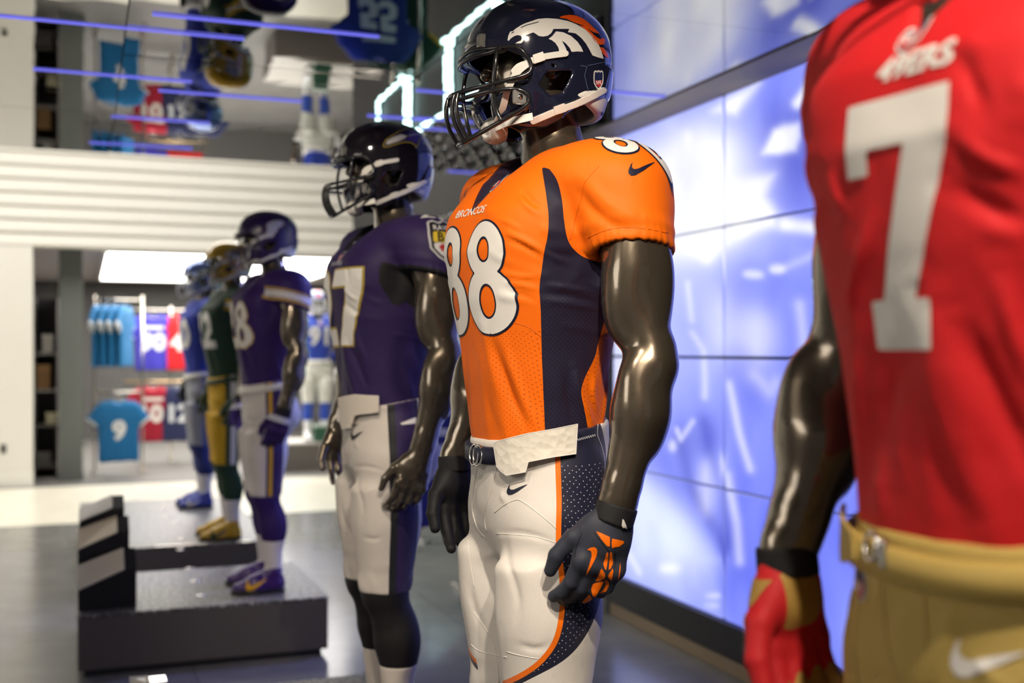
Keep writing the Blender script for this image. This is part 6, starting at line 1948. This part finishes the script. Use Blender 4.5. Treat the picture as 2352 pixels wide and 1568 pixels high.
def team_red():
    r = empty('mannequin', tuple(RED_C), math.pi - RED_T, 'nearest mannequin, in a red jersey numbered 7 and gold trousers', 'mannequin', 'mannequins in football kit')
    redc = (0.62, 0.012, 0.016)
    j = cloth('red knit', redc, layers=[('collar', -1, 0.010, (0.55, 0.01, 0.012))], wrink=0.9, sheen=0.4)
    gp = cloth('gold stretch cloth', (0.50, 0.36, 0.10), rough=0.5, wrink=0.3)
    shell = plain('gold gloss shell', (0.45, 0.32, 0.10), 0.12, 0.6, coat=1.0)
    gl = cloth('red and gold glove', (0.55, 0.015, 0.02), layers=[('back', -9, -0.024, (0.42, 0.26, 0.06)), ('along', 0.160, 9, (0.46, 0.28, 0.05)), ('fore', 0.034, 9, (0.55, 0.015, 0.02))], weave=600)
    D = dress(r, j, gp, shell, M_mask_black, socks=(printed(redc), M_white), shoes=printed((0.02, 0.02, 0.03)), gloves={-1: gl, 1: gl})
    J, P = D['jersey'], D['pants']
    number_on(BV_JS, J, 'S', 1.372, 0.242, [(0.0, 0.0016, M_white)], y=0.010)
    decal('wordmark', moved(text_sd('49ERS', 1, 0.04), s=0.036, sy=0.030, shear=0.2), BV_JS, chest(0.028, 1.520), M_white, J, 0.002, off=0.0014, maxd=0.75)
    put('belt', BELT, gp, P)
    put('belt_buckle', box_mesh('belt_buckle', (0.138, -0.016, 1.032), (0.147, -0.006, 1.062), 0.003), M_chrome, P)
    put('belt_ring', ring((0.144, -0.030, 1.052), 0.014, 0.0028, (1, -0.2, 0.1), 'belt_ring'), M_chrome, P)
    flap = poly_sd([(-0.050, 0.030), (0.035, 0.012), (0.040, -0.018), (-0.012, -0.030), (-0.038, -0.012)])
    pr = plane_proj((0.5, -0.105, 1.048), (0, 1, 0), (0, 0, 1), (-1, 0, 0))
    decal('waist_flap', flap, BV_W, pr, gp, P, 0.004, off=0.001, thick=0.004)
    logo_shield('collar_shield', BV_JS, chest(0.006, 1.552), J, 0.034)
    fp = plane_proj((0.6, 0.100, 0.965), (0, 1, 0), (0, 0, 1), (-1, 0, 0))
    decal('thigh_logo', moved(SWOOSH, s=0.070), BV_P, fp, M_white, P, 0.002, off=0.0014)
    seam = printed((0.50, 0.36, 0.10), 0.6)
    fr = plane_proj((0.6, 0, 0), (0, 1, 0), (0, 0, 1), (-1, 0, 0))
    for pts in ([(-0.03, 1.04), (-0.035, 0.98), (-0.02, 0.92), (0.0, 0.88)], [(0.03, 1.04), (0.035, 0.98), (0.02, 0.92), (0.0, 0.88)], [(-0.15, 0.98), (-0.10, 0.90), (-0.05, 0.84)], [(-0.09, 1.02), (-0.10, 0.94), (-0.09, 0.86), (-0.10, 0.78)], [(0.15, 0.98), (0.10, 0.90), (0.05, 0.84)]):
        seam_line('seam', pts, BV_P, fr, seam, P, 0.0014)
    prs = plane_proj((0.45, -0.42, 1.0), (0.70, 0.70, 0), (0, 0, 1), (-0.70, 0.70, 0))
    logo_shield('hip_shield', BV_P, prs, P, 0.034)
    # dark palm seams and white wrist patch of the glove
    for G in part(r, 'glove'):
        s = -1 if G.data == GLOVE[-1] else 1
        W, a, f, n, kn = HAND[s]
        pr = plane_proj(W + f * 0.3 + a * 0.0, n * -s * s, -a, -f)
        decal('glove_print', poly_sd([(-0.030, -0.020), (0.022, -0.020), (0.010, -0.050), (-0.026, -0.058)]), BV_G[s], pr, printed((0.40, 0.24, 0.05)), G, 0.002, off=0.0012)
        decal('glove_print', line_sd([(-0.028, -0.052), (0.006, -0.064), (0.010, -0.100)], 0.004), BV_G[s], pr, printed((0.7, 0.68, 0.64)), G, 0.002, off=0.0014)
        pr2 = plane_proj(W + f * 0.2 + n * 0.2, (f - n) * 0.7, -a, -(f + n))
        decal('glove_print', poly_sd([(-0.020, -0.085), (0.016, -0.085), (0.016, -0.112), (-0.020, -0.112)]), BV_G[s], pr2, printed((0.62, 0.60, 0.56)), G, 0.002, off=0.0014)
        decal('glove_seam', line_sd([(-0.012, -0.03), (-0.016, -0.06), (-0.012, -0.085)], 0.004), BV_G[s], pr2, M_black, G, 0.002, off=0.0014)
    return r

def swoosh_shoes(r, m, bands=None):
    for so in part(r, 'shoe'):
        if so.data == SHOE[1]:
            pr = plane_proj((0.075, 0.5, 0.052), (-1, 0, 0), (0, 0, 1), (0, -1, 0))
        else:
            pr = plane_proj((0.075, -0.5, 0.052), (1, 0, 0), (0, 0, 1), (0, 1, 0))
        decal('shoe_logo', moved(SWOOSH, s=-0.11 if so.data == SHOE[1] else -0.11, sy=0.11, ang=0.0) if False else moved(SWOOSH, s=0.11), BVS[so.data == SHOE[1]], pr, m, so, 0.004, off=0.0015)
BVS = {True: bvh_of(SHOE[1]), False: bvh_of(SHOE[-1])}

def team_violet():
    r = empty('mannequin', (0.90, 6.05, 0.30), math.pi, 'mannequin in a violet jersey numbered 28 with white and gold sleeve bands', 'mannequin', 'mannequins in football kit')
    vi = (0.030, 0.010, 0.105)
    j = cloth('violet knit', vi, sheen=0.1, layers=[('cuff', 0.012, 0.022, (0.60, 0.36, 0.03)), ('cuff', 0.026, 0.060, (0.70, 0.68, 0.70)), ('cuff', 0.064, 0.072, (0.60, 0.36, 0.03))], wrink=0.4)
    p = cloth('white trousers violet stripe', (0.66, 0.62, 0.60), layers=[('stripe', -0.045, 0.045, vi), ('stripe', 0.012, 0.032, (0.62, 0.36, 0.02))], wrink=0.25)
    shell = plain('violet matt shell', (0.030, 0.012, 0.085), 0.30, coat=0.5, coatr=0.25)
    gl = cloth('violet glove', (0.035, 0.014, 0.10), layers=[('along', 0.03, 0.06, (0.6, 0.6, 0.66))])
    vio = cloth('violet stocking', vi)
    D = dress(r, j, p, shell, plain('dark wire', (0.03, 0.018, 0.05), 0.3), belt_m=M_strap, socks=(vio, cloth('white sock two', (0.70, 0.66, 0.66))), shoes=plain('violet shoe', (0.045, 0.014, 0.14), 0.30), gloves={1: gl, -1: gl}, detail=False)
    J, H = D['jersey'], D['helmet']
    number_on(BV_JS, J, '28', 1.385, 0.24, [(0.005, 0.0014, printed((0.55, 0.33, 0.03))), (0.0, 0.0024, M_white)], res=0.006, gap=0.15)
    horn = px_path([(830, 640), (880, 560), (960, 500), (1060, 470), (1120, 420), (1140, 330), (1110, 250), (1160, 190), (1260, 160), (1380, 170), (1460, 230), (1420, 300), (1350, 320), (1330, 400), (1260, 470), (1150, 520), (1000, 560), (900, 640), (860, 690)])
    decal('horn_logo', poly_sd(horn), BV_H, helm_px, printed((0.55, 0.35, 0.05), 0.3), H, 3, grow=2.5, off=0.0007)
    decal('horn_logo', poly_sd(horn), BV_H, helm_px, printed((0.66, 0.65, 0.68), 0.3), H, 3, off=0.0014)
    swoosh_shoes(r, printed((0.80, 0.42, 0.01)))
    return r

def team_green():
    r = empty('mannequin', (0.90, 7.78, 0.30), math.pi, 'mannequin in a dark green jersey numbered 12 with gold trousers and gold helmet', 'mannequin', 'mannequins in football kit')
    gr = (0.012, 0.040, 0.022); go = (0.55, 0.33, 0.012)
    j = cloth('green knit', gr, layers=[('cuff', 0.012, 0.03, go), ('cuff', 0.036, 0.055, (0.66, 0.64, 0.60)), ('cuff', 0.060, 0.078, go)], wrink=0.4)
    p = cloth('gold trousers green stripe', go, layers=[('stripe', -0.050, 0.050, gr), ('stripe', -0.020, 0.018, (0.66, 0.66, 0.72))], wrink=0.3)
    D = dress(r, j, p, plain('gold gloss shell two', (0.52, 0.30, 0.012), 0.14, coat=1.0), plain('green wire', (0.02, 0.05, 0.03), 0.3), belt_m=printed(gr), socks=(cloth('green stocking', gr), cloth('white sock three', (0.68, 0.66, 0.68))), shoes=plain('gold shoe', (0.50, 0.30, 0.015), 0.30), gloves={1: printed(gr), -1: printed(gr)}, detail=False)
    J, H = D['jersey'], D['helmet']
    number_on(BV_JS, J, '12', 1.385, 0.24, [(0.0, 0.0018, M_white)], res=0.007, gap=0.15)
    c = px_path([(1250, 330)])[0]
    decal('oval_logo', ell_sd(c, (46, 32)), BV_H, helm_px, printed((0.66, 0.65, 0.68), 0.3), H, 3, off=0.0007)
    decal('oval_logo', ell_sd(c, (40, 26)), BV_H, helm_px, printed(gr, 0.3), H, 3, off=0.0012)
    decal('oval_logo', moved(text_sd('G', 1, 0.05), c[0], c[1], 62, -48), BV_H, helm_px, printed((0.66, 0.65, 0.68), 0.3), H, 2.5, off=0.0017)
    swoosh_shoes(r, printed(gr))
    return r

def team_blue():
    r = empty('mannequin', (0.885, 9.40, 0.30), math.pi, 'farthest platform mannequin, in a royal blue jersey with grey trousers', 'mannequin', 'mannequins in football kit')
    bl = (0.035, 0.060, 0.38)
    j = cloth('blue knit', bl, layers=[('cuff', 0.012, 0.03, (0.7, 0.7, 0.75))], wrink=0.4)
    p = cloth('grey trousers', (0.30, 0.31, 0.36), layers=[('stripe', -0.03, 0.03, (0.08, 0.10, 0.22))], wrink=0.3)
    D = dress(r, j, p, plain('blue silver shell', (0.10, 0.16, 0.40), 0.16, 0.5, coat=1.0), plain('grey wire', (0.55, 0.56, 0.60), 0.3), belt_m=M_strap, socks=(cloth('navy stocking', (0.02, 0.03, 0.16)), cloth('white sock four', (0.68, 0.66, 0.68))), shoes=plain('blue shoe', (0.04, 0.06, 0.30), 0.3), gloves={1: M_black_cloth, -1: M_black_cloth}, detail=False)
    number_on(BV_JS, D['jersey'], '80', 1.385, 0.24, [(0.0, 0.0018, M_white)], res=0.007, gap=0.15)
    swoosh_shoes(r, M_white)
    return r

def team_far():
    b = at_y(727, 1018, 15.0)
    r = empty('mannequin', (b.x, b.y, 0.36), -math.pi / 2, 'mannequin facing front in the back room in a blue jersey numbered 91', 'mannequin', 'mannequins in football kit')
    bl = (0.030, 0.065, 0.42)
    j = cloth('royal knit', bl, wrink=0.4)
    p = cloth('pale trousers', (0.70, 0.70, 0.64), wrink=0.3)
    D = dress(r, j, p, plain('pale blue shell', (0.05, 0.07, 0.20), 0.12, coat=1.0), plain('white wire', (0.75, 0.75, 0.75), 0.3), belt_m=M_strap, socks=(cloth('royal stocking', (0.03, 0.08, 0.45)), cloth('white sock five', (0.8, 0.8, 0.8))), shoes=plain('white shoe', (0.72, 0.72, 0.72), 0.35), gloves={1: M_white, -1: M_white}, detail=False)
    number_on(BV_JS, D['jersey'], '91', 1.385, 0.25, [(0.0, 0.0018, M_white)], res=0.01, gap=0.16)
    top = plane_proj((0.05, 0, 2.3), (0, 1, 0), (1, 0, 0), (0, 0, -1))
    decal('crown_stripe', poly_sd([(-0.018, -0.16), (0.018, -0.16), (0.018, 0.16), (-0.018, 0.16)]), BV_H, top, printed((0.60, 0.03, 0.04), 0.3), D['helmet'], 0.01, off=0.001)
    logo_shield('collar_shield', BV_JS, chest(0.0, 1.55), D['jersey'], 0.05)
    return r

team_orange(); team_purple(); team_red(); team_violet(); team_green(); team_blue(); team_far()
